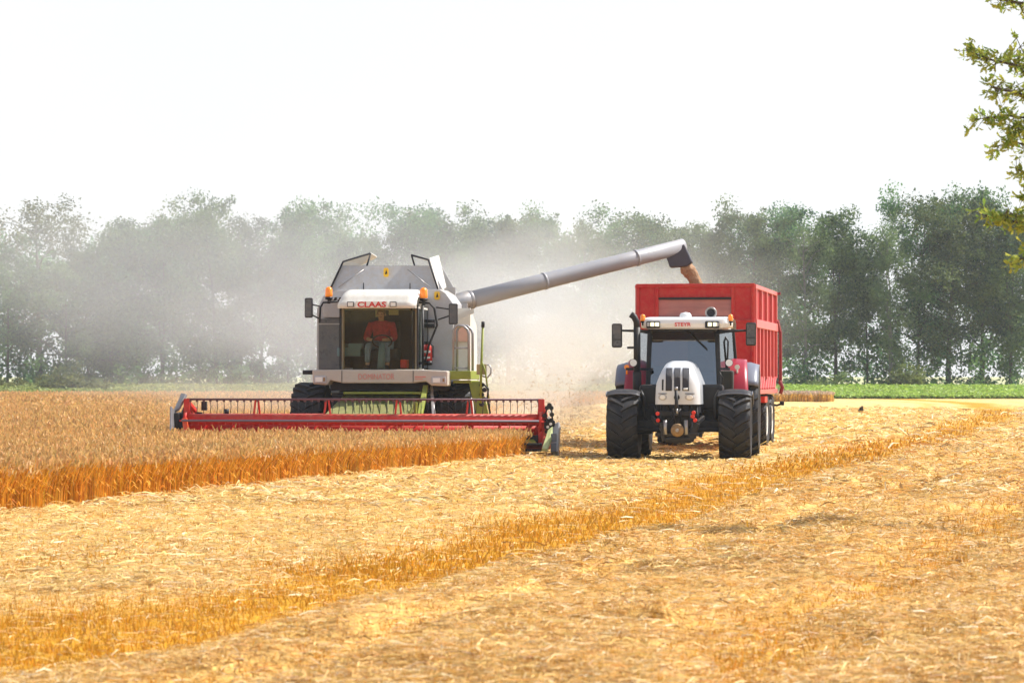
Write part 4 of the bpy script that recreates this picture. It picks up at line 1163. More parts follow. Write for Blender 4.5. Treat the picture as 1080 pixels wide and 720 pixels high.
m = MB(); cbox(m, 581.2, 587, 457, 465.5, -3.64, -3.615); cbox(m, 580.8, 586.6, 467, 476, -3.66, -3.62); part('shield_panel', m, mat('slate_panel', (.13, .15, .19), .5), sh, .01)

# ------------------------------------------------------------------ fire extinguisher hung on the combine's front wall
fe = empty('fire_extinguisher', C.world(P(452, 372, .12)), C.t); tag(fe, 'red fire extinguisher hung on the grey wall beside the combine cab', 'fire extinguisher')
m = MB(); m.lathe([(-.17, .06), (-.16, .078), (.12, .078), (.16, .05), (.18, .03)], axis='z', n=16); part('cylinder', m, RED, fe)
m = MB(); m.lathe([(-.26, .05), (-.25, .08), (-.172, .08)], axis='z', n=14); part('foot_cup', m, BLACK, fe)
m = MB(); m.lathe([(.18, .025), (.22, .025)], axis='z', n=10); m.box(-.07, .06, -.02, .02, .21, .235); m.tube([(.03, 0, .2), (.1, -.02, .14), (.095, -.02, -.1)], .012, 6); part('valve', m, BLACK, fe)
m = MB(); m.box(-.045, .05, -.086, -.074, .0, .05); m.box(-.05, .045, -.086, -.074, -.12, -.08); part('label', m, WHITEP, fe)

# ------------------------------------------------------------------ driver
pr = empty('person', C.world((P(402, 340, -.2).x, -.18, 0)), C.t)
tag(pr, 'driver in red plaid shirt and blue jeans sitting behind the combine windscreen', 'person')
Z0 = 2.20
def skin(name, verts, edges, radii, m, root=0, sub=2):
    me = bpy.data.meshes.new(name); me.from_pydata(verts, edges, []); me.update()
    o = link(name, me, m, pr)
    o.modifiers.new('skin', 'SKIN').use_smooth_shade = True
    sv = me.skin_vertices[0].data
    for i, r_ in enumerate(radii):
        sv[i].radius = r_ if isinstance(r_, tuple) else (r_, r_); sv[i].use_root = (i == root)
    s = o.modifiers.new('sub', 'SUBSURF'); s.levels = sub; s.render_levels = sub
    return o
bv = [(0, .05, Z0), (0, .05, Z0 + .28), (0, .03, Z0 + .46), (0, .01, Z0 + .56), (0, -.02, Z0 + .62), (0, -.03, Z0 + .70), (0, -.01, Z0 + .78)]
be = [(i, i + 1) for i in range(6)]; br = [(.16, .13), (.15, .11), (.16, .10), (.055, .055), (.06, .07), (.085, .10), (.06, .075)]
def chain(start, pts, rr):
    k = start
    for p, r_ in zip(pts, rr):
        bv.append(p); br.append(r_); be.append((k, len(bv) - 1)); k = len(bv) - 1
    return k
for s in (-1, 1):
    wv = chain(2, [(s * .21, .02, Z0 + .44), (s * .29, -.10, Z0 + .20), (s * .17, -.38, Z0 + .16)], [.065, .048, .032])
    pv = chain(wv, [(s * .15, -.44, Z0 + .17)], [.036])
    for f in range(4):
        x = s * (.15 + (f - 1.5) * .019)
        chain(pv, [(x, -.50 - .004 * (f in (1, 2)), Z0 + .175), (x - s * .004, -.525, Z0 + .15), (x - s * .006, -.51, Z0 + .13)], [.010, .009, .008])
    chain(pv, [(s * .115, -.45, Z0 + .18), (s * .10, -.48, Z0 + .175)], [.011, .009])
    chain(0, [(s * .11, -.03, Z0), (s * .19, -.46, Z0 + .05), (s * .21, -.46, Z0 - .36), (s * .21, -.60, Z0 - .41)], [.085, .06, .045, .04])
skin('body', bv, be, br, SKIN)
skin('shirt', [(0, .05, Z0 + .04), (0, .05, Z0 + .28), (0, .03, Z0 + .47), (.22, .02, Z0 + .47), (.30, -.10, Z0 + .20), (.24, -.22, Z0 + .18), (-.22, .02, Z0 + .47), (-.30, -.10, Z0 + .20), (-.24, -.22, Z0 + .18), (0, .01, Z0 + .565)],
     [(0, 1), (1, 2), (2, 3), (3, 4), (4, 5), (2, 6), (6, 7), (7, 8), (2, 9)], [(.19, .16), (.19, .15), (.20, .15), .10, .075, .06, .10, .075, .06, (.09, .085)], SHIRT)
tv = [(0, .04, Z0 + .02)]; te = []; tr_ = [(.185, .15)]
for s in (-1, 1):
    k = 0
    for p, r_ in zip([(s * .115, -.06, Z0), (s * .195, -.47, Z0 + .05), (s * .21, -.47, Z0 - .33)], [.10, .075, .062]):
        tv.append(p); tr_.append(r_); te.append((k, len(tv) - 1)); k = len(tv) - 1
skin('jeans', tv, te, tr_, JEANS)
m = MB(); [m.box(s * .21 - .05, s * .21 + .05, -.66, -.40, Z0 - .47, Z0 - .36) for s in (-1, 1)]; b0, b1 = pieces(m); part('boot', b0, BLACK, pr, .03); part('boot', b1, BLACK, pr, .03)
m = MB(); m.lathe([(-.02, .094), (.04, .098), (.09, .07), (.11, .0001)], (0, .0, Z0 + .71), 'z', 18); part('hair', m, HAIR, pr)
m = MB()
m.lathe([(-.012, .002), (0, .012), (.012, .002)], (-.034, -.118, Z0 + .70), 'y', 8); m.lathe([(-.012, .002), (0, .012), (.012, .002)], (.034, -.118, Z0 + .70), 'y', 8); m.box(-.028, .028, -.118, -.10, Z0 + .638, Z0 + .645); part('face', m, BLACK, pr)
m = MB(); m.hexa([(-.016, -.14, Z0 + .665), (.016, -.14, Z0 + .665), (.016, -.10, Z0 + .66), (-.016, -.10, Z0 + .66), (-.007, -.122, Z0 + .71), (.007, -.122, Z0 + .71), (.007, -.10, Z0 + .71), (-.007, -.10, Z0 + .71)])
for s in (-1, 1): m.lathe([(-.012, .022), (.012, .03)], (s * .093, -.03, Z0 + .69), 'x', 10)
part('nose_and_ears', m, SKIN, pr, .004)
# ------------------------------------------------------------------ tractor
tr = empty('tractor', (T.ox, T.oy, 0), T.t)
tag(tr, 'silver and red tractor facing the viewer with black fenders, pulling the red trailer', 'tractor')
P = T.P
def tbox(mb, x0, x1, y0, y1, l0, l1):
    a = P(x0, y0, l0); b = P(x1, y1, l0)
    return mb.box(a.x, b.x, l0, l1, b.z, a.z)
# wheels
fl, fr = P(657, 450, -.3).x, P(775, 450, -.3).x
for q in (fl, fr): wheel(tr, (q, 0, .665), .665, .60, SILVER, 18)
rl_, rr_ = P(669, 430, 2.6).x, P(783.5, 430, 2.6).x
for q in (rl_, rr_): wheel(tr, (q, 2.65, .90), .90, .66, SILVER, 20)
# front fenders: curved mudguards with a lighter rolled edge
for q in (fl, fr):
    sd = 1 if q > 0 else -1
    m = MB()
    def fn(u, v, q=q):
        a = R(60 + 85 * u); x = q + (v - .5) * .64; d = .70 - .05 * abs(v * 2 - 1) ** 3
        return Vector((x, -d * math.cos(a), .665 + d * math.sin(a)))
    m.grid(fn, 16, 8); f = part('front_fender', m, NAVY, tr)
    so = f.modifiers.new('solid', 'SOLIDIFY'); so.thickness = .025
    m = MB(); m.tube([fn(.02, v) + Vector((0, -.01, 0)) for v in np.linspace(0, 1, 9)], .013, 6); m.tube([fn(u, 1 if sd > 0 else 0) for u in np.linspace(.05, .95, 13)], .012, 6); part('rolled_edge', m, mat('fender_edge', (.12, .13, .16), .45) if sd < 0 else bpy.data.materials['fender_edge'], f)
    m = MB(); m.tube([(q - sd * .30, .0, 1.33), (q - sd * .37, 0, 1.2), (q - sd * .38, .02, .85), (q - sd * .48, .05, .62), (q - sd * .62, .05, .58)], .04, 8); part('fender_bracket', m, BLACK, f)
# rear fenders
for q in (rl_, rr_):
    sd = 1 if q > 0 else -1
    m = MB()
    def fn(u, v, q=q, sd=sd):
        a = R(34 + 110 * u); x = q + sd * ((v - .5) * .70 - .02); d = .985 - .10 * max(0, v - .75) * 4 * .5
        return Vector((x, 2.65 - d * math.cos(a), .90 + d * math.sin(a)))
    m.grid(fn, 18, 8); f = part('rear_fender', m, mat('fender_blue_grey', (.16, .17, .22), .4) if sd < 0 else bpy.data.materials['fender_blue_grey'], tr)
    so = f.modifiers.new('solid', 'SOLIDIFY'); so.thickness = .03
    m = MB()
    def fn2(u, v, q=q, sd=sd):
        a = R(-2 + 120 * u); w_ = .52 * (1 - .2 * u)
        x = q - sd * (.36 - v * w_) ; d = 1.02 + .02 * math.sin(math.pi * v)
        return Vector((x, 2.62 - d * math.cos(a), .92 + d * math.sin(a)))
    m.grid(fn2, 16, 6); f2 = part('red_wing', m, CRED, f)
    so = f2.modifiers.new('solid', 'SOLIDIFY'); so.thickness = .02
# hood
NX = P(714.6, 400, -.8).x
def hw(z):       # half width of the nose at a height
    if z < 1.45: return .425 - .015 * (z - 1.08) / .37
    t = (z - 1.45) / .445
    return .41 * max(0, 1 - .40 * t - .12 * t ** 4) if t < .86 else .41 * max(.0, (1 - .40 * t - .12 * t ** 4)) * (1 - ((t - .86) / .14) ** 2.2 * .30)
def nose_y(x, z):
    t = max(0, (z - 1.3) / .595)
    y = -.86 + .10 * t + .40 * t ** 5
    return y + .16 * (abs(x) / max(hw(z), .05)) ** 5
m = MB(); zs = np.concatenate([np.linspace(1.08, 1.7, 9), np.linspace(1.74, 1.895, 8)])
rows = []
for z in zs:
    row = [Vector((NX + hw(z) * s, nose_y(hw(z) * s, z), z)) for s in np.linspace(-1, 1, 25)]
    rows.append(row)
vs = [v for r_ in rows for v in r_]; n = 25
m.add(vs, [(i * n + j, i * n + j + 1, (i + 1) * n + j + 1, (i + 1) * n + j) for i in range(len(zs) - 1) for j in range(n - 1)], True)
arch = [r_[0] for r_ in rows] + rows[-1][1:-1] + [r_[-1] for r_ in rows[::-1]]
bx_ = P(720, 400, 1.2).x - NX
arch_m = [Vector((NX + (v.x - NX) * 1.0, v.y * .3 - .12, v.z)) for v in arch]
arch2 = [Vector((NX + bx_ * .3 + (v.x - NX) * 1.06, 1.2, v.z)) for v in arch]
na = len(arch)
m.add(arch + arch_m + arch2, [(k * na + i, k * na + i + 1, (k + 1) * na + i + 1, (k + 1) * na + i) for k in range(2) for i in range(na - 1)], True)
hood = part('hood', m, SILVER, tr)
def patch(x0, x1, z0, z1, off, name, mt, par, nu=8, nv=12, ell=False):
    m = MB()
    def fn(u, v):
        x = x0 + (x1 - x0) * u; z = z0 + (z1 - z0) * v
        if ell:
            a, b = u * 2 - 1, v * 2 - 1
            x = (x0 + x1) / 2 + (x1 - x0) / 2 * a * math.sqrt(1 - b * b / 2); z = (z0 + z1) / 2 + (z1 - z0) / 2 * b * math.sqrt(1 - a * a / 2)
        return Vector((NX + x, nose_y(x, z) - off, z))
    m.grid(fn, nu, nv)
    o = part(name, m, mt, par); so = o.modifiers.new('solid', 'SOLIDIFY'); so.thickness = .012; so.offset = 0
    return o
def zz(y): return P(714, y, -.8).z
def xx(x): return P(x, 400, -.8).x - NX
for x0, x1, b in ((702.2, 708.9, 412), (711, 717.6, 412), (719.8, 726.8, 412)):
    g = patch(xx(x0), xx(x1), zz(b), zz(388), .004, 'grille_slot', mat('grille_mesh', (.022, .022, .035), .5, bump=.6, bscale=300) if x0 < 703 else bpy.data.materials['grille_mesh'], hood)
patch(xx(721), xx(725.5), zz(411), zz(409), .014, 'maker_plate', WHITEP, g, 4, 3)
patch(xx(698.2), xx(699.8), zz(411.5), zz(400), .004, 'side_slot', BLACK, hood, 3, 8)
for x0, x1 in ((694.5, 703.5), (722.5, 732.5)):
    h_ = patch(xx(x0), xx(x1), zz(422), zz(415.3), .003, 'headlight', GREY, hood, 8, 8, True)
    patch(xx(x0 + 1.5), xx(x1 - 1.5), zz(421), zz(416.3), .010, 'lens', LENS, h_, 8, 8, True)
    s_ = -1 if x0 < 710 else 1
    patch(xx(x0 if s_ < 0 else x0), xx(x1), zz(415.2), zz(414.6), .006, 'brow', NAVY, h_, 6, 2)
m = MB(); c = P(713.8, 419, -.88); m.lathe([(0, .055), (.03, .05)], c, 'y', 18); em = part('emblem', m, BLACK, hood)
m = MB(); m.lathe([(-.004, .02), (0, .02)], c, 'y', 12); part('emblem_dot', m, STEEL, em)
# belly: chassis, radiator skirt, axle
m = MB(); tbox(m, 692, 737, 425, 436, -.66, .2); m.box(-.26, .26, -.7, 3.2, .55, 1.12); m.box(-.42, .42, .2, 2.9, .75, 1.35); m.box(-.3, .3, 2.2, 3.1, .45, 1.2)
ch_ = part('chassis', m, NAVY, tr, .02)
m = MB(); m.beam((fl + .2, 0, .66), (fr - .2, 0, .66), .2, .22); m.box(-.3, .3, -.2, .25, .42, .8); m.tube([(fl + .25, -.18, .6), (fr - .25, -.18, .6)], .035, 8)
m.beam((rl_ + .2, 2.65, .9), (rr_ - .2, 2.65, .9), .3, .3); part('axle', m, NAVY, tr, .02)
m = MB(); m.box(-.98, -.42, .75, 1.75, .62, 1.15); m.box(.42, .98, .75, 1.75, .62, 1.2); m.box(-.8, -.3, .3, .9, .95, 1.45); m.box(.32, .8, .3, .9, .95, 1.45); part('fuel_tank', m, BLACK, tr, .06)
# front linkage with its shaft stub, rams, couplers and top link
m = MB(); cl_ = -.98
m.beam(P(697, 446, cl_), P(700, 465, cl_), .07, .12); m.beam(P(735, 446, cl_), P(728, 465, cl_), .07, .12)
m.beam(P(691, 458, cl_), P(737, 458, cl_), .08, .07); tbox(m, 701, 727, 461, 464.5, cl_ - .05, cl_ + .15); m.beam(P(694, 436, cl_ + .2), P(735, 436, cl_ + .2), .1, .1)
m.box(-.22, .26, -.9, -.55, .36, .5); m.beam(P(735, 446, cl_), P(742, 440, cl_ + .3), .06, .08); m.beam(P(694, 446, cl_), P(688, 440, cl_ + .3), .06, .08)
fl_ = part('front_linkage', m, BLACK, tr, .012)
m = MB(); c = P(714.4, 453.5, cl_ - .05); m.lathe([(-.05, .05), (-.05, .115), (0, .125), (.04, .12)], c, 'y', 20); ps = part('shaft_guard', m, RUST, fl_)
m = MB(); m.lathe([(-.10, .03), (-.04, .035)], c, 'y', 12); part('shaft_stub', m, STEEL, ps)
m = MB()
for q in (701.5, 723.5): m.tube([P(q, 443, cl_ - .05), P(q + .3, 458, cl_ - .05)], .035, 10)
part('lift_ram', m, STEEL, fl_)
m = MB()
for q, yy_ in ((693.5, 436), (694, 443), (730.5, 439), (733, 443), (731.5, 435)): m.lathe([(-.05, .035), (.03, .04)], P(q, yy_, cl_ - .04), 'y', 10)
part('hose_coupler', m, RED, fl_)
m = MB(); m.tube([P(713, 410, -1.0), P(713.6, 428, -1.05), P(714, 436, -1.0)], [.03, .035, .03], 8); m.tube([P(709.5, 431, -1.02), P(713, 438, -1.06), P(718, 431, -1.02)], .018, 6); tl = part('top_link', m, BLACK, fl_)
m = MB(); m.tube([P(713, 408, -1.0), P(713, 411, -1.0)], .035, 8); m.tube([P(714, 431, -1.06), P(714, 436, -1.06)], .02, 6); part('link_ball', m, STEEL, tl)
m = MB()
for a in range(7):
    r_ = random.Random(a); m.tube([P(690 + a * 7.5, 428, -.7), P(692 + a * 7 + r_.uniform(-4, 4), 436 + r_.uniform(0, 6), -.9), P(695 + a * 6 + r_.uniform(-3, 3), 444 + r_.uniform(0, 8), -.85)], .014, 5)
part('hydraulic_hose', m, NAVY, fl_)
m = MB(); tbox(m, 683, 690, 426, 452, .2, .5); tbox(m, 739, 755, 426, 452, .5, .8); m.box(-1.0, -.55, .2, .55, .5, 1.0); m.tube([P(737, 458, -.6), P(741, 458.5, -.6)], .05, 8); part('step_box', m, NAVY, tr, .03)
# cab
ca = 1.15
m = MB()
def post(p, l0, q, l1, w=.085): m.beam(P(*p, l0), P(*q, l1), w, w)
post((683.5, 412, ), ca - .1, (685.5, 347), ca + .2, .09); post((758.5, 412), ca - .1, (756, 347), ca + .2, .09)
post((668, 412), 2.75, (673.5, 347), 2.75, .08); post((778, 410), 2.75, (772.5, 347), 2.75, .08)
m.beam(P(685, 348, ca + .2), P(757, 348, ca + .2), .09, .09); m.beam(P(683, 411, ca - .1), P(759, 411, ca - .1), .1, .12)
m.box(P(668, 0, 2.75).x, P(778, 0, 2.75).x, 2.72, 2.78, 1.2, 1.62); m.box(P(684, 0, ca).x, P(758, 0, ca).x, ca - .03, 2.75, 1.16, 1.22)
tc_ = part('cab', m, BLACK, tr, .015)
m = MB(); m.plate([P(685.5, 411, ca - .1), P(757, 411, ca - .1), P(755, 348, ca + .2), P(686.5, 348, ca + .2)], .012); part('windscreen', m, GLASS_T, tc_)
m = MB(); m.plate([P(684, 410, ca + .03), P(668.5, 408, 2.72), P(673.5, 348, 2.72), P(686, 348, ca + .25)], .012); m.plate([P(759, 410, ca + .03), P(777, 408, 2.72), P(772.5, 348, 2.72), P(757, 348, ca + .25)], .012); part('side_window', m, GLASS_S, tc_)
m = MB(); m.plate([P(671, 395, 2.74), P(776, 395, 2.74), P(772, 348, 2.74), P(675, 348, 2.74)], .012); part('rear_window', m, GLASS_S, tc_)
m = MB(); m.tube([P(723, 347, ca + .14), P(731, 354, ca + .11), P(745, 367, ca + .05)], .013, 5); m.tube([P(729, 351, ca + .12), P(746, 368.5, ca + .05)], .012, 5); part('wiper', m, BLACK, tc_)
m = MB(); m.box(.02, .55, 1.9, 2.4, 1.5, 1.68); m.box(.02, .55, 2.3, 2.45, 1.68, 2.35); part('seat', m, INTER, tc_, .05)
m = MB(); c = Vector((.26, 1.62, 1.86)); m.tube([c + Vector((.2 * math.cos(t), .1 * math.sin(t), .16 * math.sin(t))) for t in np.linspace(0, 2 * math.pi, 25)], .015, 6, caps=False); m.tube([(.26, 1.4, 1.2), c], .04, 8); part('steering_wheel', m, BLACK, tc_)
m = MB(); m.box(.6, .95, 1.5, 2.4, 1.25, 1.72); m.box(-.75, -.3, 1.9, 2.5, 1.25, 1.8); m.box(-.1, .65, 1.25, 1.45, 1.25, 1.62); part('console', m, INTER, tc_, .04)
# roof
m = MB(); x0, x1 = P(675.5, 0, .85).x, P(772.5, 0, .85).x; zt, zb = P(722, 334, .9).z, P(722, 347, .9).z
xm = (x0 + x1) / 2; hwd = (x1 - x0) / 2
def fn(u, v):
    s = v * 2 - 1; prof = [(.10, .0), (.0, .10), (-.03, .45), (.0, .8), (.10, .97), (.6, 1.04), (1.6, 1.0), (2.1, .7), (2.12, 0)]
    k = u * (len(prof) - 1); i = min(int(k), len(prof) - 2); f = k - i
    y, z = [prof[i][j] * (1 - f) + prof[i + 1][j] * f for j in (0, 1)]
    e_ = max(0, abs(s) - .82) / .18
    return Vector((xm + hwd * s, .85 + y + .22 * e_ ** 2 * (1 if y < 1 else -1), zb + (zt - zb) * (z * (1 - .28 * e_ ** 2) + .12 * e_ ** 2)))
m.grid(fn, 32, 28); m.box(x0 + .1, x1 - .1, 1.0, 2.8, zb + .01, zb + .05)
tro = part('roof', m, TWHITE, tc_)
m = MB(); tbox(m, 686, 755, 346, 348.8, .98, 1.4); part('visor', m, BLACK, tro, .01)
for x0_, x1_ in ((681.5, 696), (743.5, 758.5)):
    m = MB(); tbox(m, x0_, x1_, 338.6, 346, .79, .92); w_ = part('light_cluster', m, BLACK, tro, .02)
    for q in ((686, 691), (746.5, 752))[x0_ > 700], :
        for q0 in q:
            m = MB(); tbox(m, q0, q0 + 4, 340, 344, .775, .789); part('lit_lamp', m, LAMPON, w_, .01)
    q0 = 682.3 if x0_ < 700 else 755
    m = MB(); tbox(m, q0, q0 + 2.8, 340, 344, .775, .789); part('lens', m, GREY, w_, .01)
cc_ = P(720, 342, .8); lettering('STEYR', tro, (cc_.x, .803, cc_.z), P(728.5, 0, .8).x - P(711.5, 0, .8).x, .075, LETRED, bold=.02)
for q in (678, 770.5):
    p = P(q, 338.5, .95); beacon(tro, p, .62)
m = MB(); c = P(750, 329.8, 1.3); m.lathe([(-.08, .085), (-.10, .10), (-.08, .115), (.06, .11), (.12, .05)], c, 'y', 24); m.box(c.x - .03, c.x + .03, c.y - .02, c.y + .05, c.z - .2, c.z - .08); sp = part('round_horn', m, STEEL, tro)
m = MB(); m.lathe([(-.086, .08), (-.082, .08)], c, 'y', 20); m.lathe([(-.10, .03), (-.086, .035)], c, 'y', 12); part('horn_mouth', m, NAVY, sp)
m = MB(); c = P(723, 335, 1.3); m.lathe([(0, .115), (.05, .115), (.09, .09), (.11, .0001)], c, 'z', 20); part('antenna_dome', m, TWHITE, tro)
# exhaust stack
m = MB(); ex_ = .75; m.tube([P(672, 418, ex_), P(672, 392, ex_)], .085, 14); m.tube([P(672, 393, ex_), P(671.8, 345, ex_)], .068, 14); m.tube([P(671.8, 346, ex_), P(671.3, 339, ex_), P(668.8, 334, ex_), P(665.2, 331.5, ex_)], .062, 12)
ex2 = part('exhaust_stack', m, BLACK, tr)
m = MB(); m.beam(P(661.5, 366.5, ex_), P(671, 366.5, ex_), .04, .045); m.beam(P(672, 389, ex_), P(688, 389.5, 1.05), .05, .05); part('exhaust_bracket', pieces(m)[0], NAVY, ex2); part('exhaust_bracket', pieces(m)[1], NAVY, ex2)
m = MB(); m.beam(P(757, 388.7, 1.0), P(770, 389, .95), .045, .05); m.beam(P(660, 389, .9), P(672, 389, .9), .045, .05); m.tube([P(757, 390, 1.0), P(762, 398, 1.0), P(761, 412, 1.1)], .018, 6)
m.tube([P(763, 352, 2.0), P(768, 360, 2.0), P(767, 388, 1.9)], .02, 6)
part('grab_rail', m, BLACK, tc_)
for q, yy_, ll in ((668, 382.5, .68), (769, 382.5, .9)):
    m = MB(); c = P(q, yy_, ll); m.lathe([(0, .075), (.08, .07), (.12, .03)], c, 'y', 18); wl_ = part('work_light', m, BLACK, tr)
    m = MB(); m.lathe([(-.008, .066), (0, .068)], c, 'y', 18); part('lens', m, LENS, wl_)
for q in (661, 777.5):
    m = MB(); c = P(q, 387, 1.9); m.lathe([(-.03, .05), (.03, .05), (.06, .03)], c, 'y', 12); m.tube([c, c + Vector((0, .02, -.18))], .02, 6); part('indicator', m, ORANGE if q < 700 else LENS, tr)
for x0_, x1_, y0_, y1_, ex0 in ((645, 656, 341, 366.5, 684), (786.5, 797.5, 340, 364.5, 757)):
    m = MB(); tbox(m, x0_, x1_, y0_, y1_, .62, .72); mi = part('mirror', m, BLACK, tr, .035)
    m = MB(); tbox(m, x0_ + 1.2, x1_ - 1.2, y0_ + 1.5, y1_ - 9, .612, .619); tbox(m, x0_ + 1.2, x1_ - 1.2, y1_ - 8, y1_ - 1.5, .612, .619); part('mirror_back', m, DARKGLASS, mi)
    m = MB(); xi = x1_ if x0_ < 700 else x0_
    m.tube([P(xi, 348.5, .67), P(ex0 + (-8 if x0_ < 700 else 12), 349, .8), P(ex0, 350, 1.0)], [.02, .03, .045], 8); part('mirror_arm', m, BLACK, mi)
m = MB()
for a in range(6): m.tube([P(764.5 + a * .8, 352 + a * 9, 2.9), P(767 + (a % 2) * 2, 356 + a * 9, 2.95), P(765 + a * .6, 361 + a * 9, 2.9)], .03, 6)
part('rear_hose', m, NAVY, tr)

# ------------------------------------------------------------------ trailer
tl_ = empty('trailer', (L.ox, L.oy, 0), L.t)
tag(tl_, 'tall red ribbed grain trailer behind the tractor, being filled', 'trailer')
P = L.P
zt_ = P(733, 300, 0).z
hwL = 1.25; LEN = 5.4; ZT = zt_; ZB = 1.22
m = MB()
wz0, wz1 = P(733, 333.5, 0).z, P(733, 316, 0).z; wx0, wx1 = P(694.5, 320, 0).x, P(771.5, 320, 0).x
for q in ((-hwL, wx0, ZB, zt_), (wx1, hwL, ZB, zt_), (wx0, wx1, ZB, wz0), (wx0, wx1, wz1, zt_)): m.box(q[0], q[1], 0, .06, q[2], q[3])
front = part('front_wall', m, TRED, tl_)
m = MB()
for q in (693, 773):
    x = P(q, 320, 0).x; m.box(x - .035, x + .035, -.035, -.001, ZB, zt_ - .06)
m.box(-hwL - .02, hwL + .02, -.05, .02, zt_ - .06, zt_ + .02); m.box(wx1 + .04, hwL - .0, -.03, -.001, P(733, 338.5, 0).z - .03, P(733, 338.5, 0).z + .03)
m.box(-hwL, wx0 - .04, -.03, -.001, P(733, 338.5, 0).z - .03, P(733, 338.5, 0).z + .03); m.box(-hwL - .012, -hwL + .05, -.04, -.001, ZB, zt_); m.box(hwL - .05, hwL + .012, -.04, -.001, ZB, zt_)
part('front_rib', m, TRED, front, .01)
m = MB()
t_ = .05
for q in ((wx0 - t_, wx0, wz0 - t_, wz1 + t_), (wx1, wx1 + t_, wz0 - t_, wz1 + t_), (wx0, wx1, wz1, wz1 + t_), (wx0, wx1, wz0 - t_, wz0)): m.box(q[0], q[1], -.03, .0, q[2], q[3])
wf = part('window_frame', m, BLACK, front)
m = MB(); m.box(wx0, wx1, .02, .03, wz0, wz1); part('window', m, MESHWIN, wf)
RIBRED = mat('painted_glare_red', (.60, .11, .11), .4, coat=.1, var=.1, vscale=2)  # trailer red lightened: sun glare on the ribs painted into the colour
SIDERED = mat('shaded_side_red', (.33, .004, .010), .5, spec=.25)  # trailer red darkened: shade of the panels between the ribs painted in
def wall_side(sd):
    m = MB(); x = sd * hwL
    m.box(x - .03 * (sd > 0), x + .03 * (sd < 0), .06, LEN, ZB + .08, zt_ - .02)
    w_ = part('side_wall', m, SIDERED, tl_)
    m = MB()
    zr = P(795, 341, .2).z
    m.box(x, x + sd * .07, .0, LEN, zr - .09, zr + .09); m.box(x, x + sd * .05, 0, LEN, zt_ - .09, zt_)
    m.box(x, x + sd * .05, 0, LEN, ZB + .0, ZB + .1)
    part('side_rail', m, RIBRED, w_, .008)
    m = MB()
    for k in range(5):
        y = .08 + (LEN - .25) * k / 4.0; m.box(x, x + sd * .055, y, y + .11, zr + .09, zt_ - .09)
    for k in range(7):
        y = .05 + (LEN - .2) * k / 6.0; m.box(x, x + sd * .055, y, y + .11, ZB + .35, zr - .09)
    for k in range(9):
        y = .3 + (LEN - .6) * k / 8; m.beam((x + sd * .02, y - .25, ZB + .1), (x + sd * .02, y + .1, ZB + .36), .05, .06)
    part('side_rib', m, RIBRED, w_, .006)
for sd in (-1, 1): wall_side(sd)
m = MB(); m.box(-hwL, hwL, LEN, LEN + .06, ZB, zt_ - .02)
tg = part('tailgate', m, TRED, tl_)
m = MB(); x = hwL + .06; m.beam((x, LEN - .1, 2.9), (x + .05, LEN + .12, 2.6), .06, .08); m.beam((x + .05, LEN + .1, 2.65), (x + .05, LEN + .18, 1.45), .07, .12); m.tube([(x + .03, LEN + .1, 1.5), (x + .1, LEN + .1, 1.35), (x + .05, LEN + .1, 1.2)], .05, 6); m.box(x - .02, x + .06, LEN, LEN + .1, 3.5, 3.56)
part('tailgate_arm', m, mat('dark_red_paint', (.22, .02, .03), .5), tg, .008)
m = MB(); m.box(-hwL + .03, hwL - .03, .06, LEN, ZB, ZB + .06); m.box(-.5, -.35, -1.0, LEN, .95, 1.18); m.box(.35, .5, -1.0, LEN, .95, 1.18)
for y in (0.2, 2.0, 4.3, 5.2): m.box(-1.1, 1.1, y, y + .12, 1.05, 1.2)
m.beam((-.42, -.2, 1.0), (0, -1.6, .75), .12, .16); m.beam((.42, -.2, 1.0), (0, -1.6, .75), .12, .16); m.box(.9, 1.25, 2.7, 3.3, 1.02, 1.16); m.box(-1.25, -.9, 2.7, 3.3, 1.02, 1.16)
part('chassis', m, RED, tl_, .01)
m = MB(); m.box(-1.1, 1.1, 3.5, 3.7, .5, .68); m.box(-1.1, 1.1, 4.8, 5.0, .5, .68); m.box(-.45, .45, 3.4, 5.1, .66, .96); part('axle', m, NAVY, tl_, .01)
for y in (3.6, 4.9):
    for sd in (-1, 1): wheel(tl_, (sd * 1.02, y, .6), .6, .44, WHITEP, 18)
m = MB(); p0 = P(817, 429, 5.8); m.tube([(1.0, 5.3, 1.0), (1.28, 5.35, .93), (1.42, 5.35, .97)], .03, 6); m.box(1.36, 1.46, 5.3, 5.38, .93, 1.03); part('marker_light', m, NAVY, tl_, .01)
# heap of grain inside
m = MB()
def fn(u, v):
    x = -hwL + .06 + (2 * hwL - .12) * u; y = .1 + (LEN - .2) * v
    return Vector((x, y, 2.35 + .75 * math.exp(-((x - .1) ** 2 * .8 + (y - 2.3) ** 2 * .35)) + .02 * math.sin(x * 9 + y * 7)))
m.grid(fn, 16, 30); hp = part('grain', m, GRAIN, None); hp.location = (L.ox, L.oy, 0); hp.rotation_euler = (0, 0, L.t); hp.name = 'grain_heap'
tag(hp, 'heap of wheat grain lying inside the red trailer, seen through its window', 'grain heap')
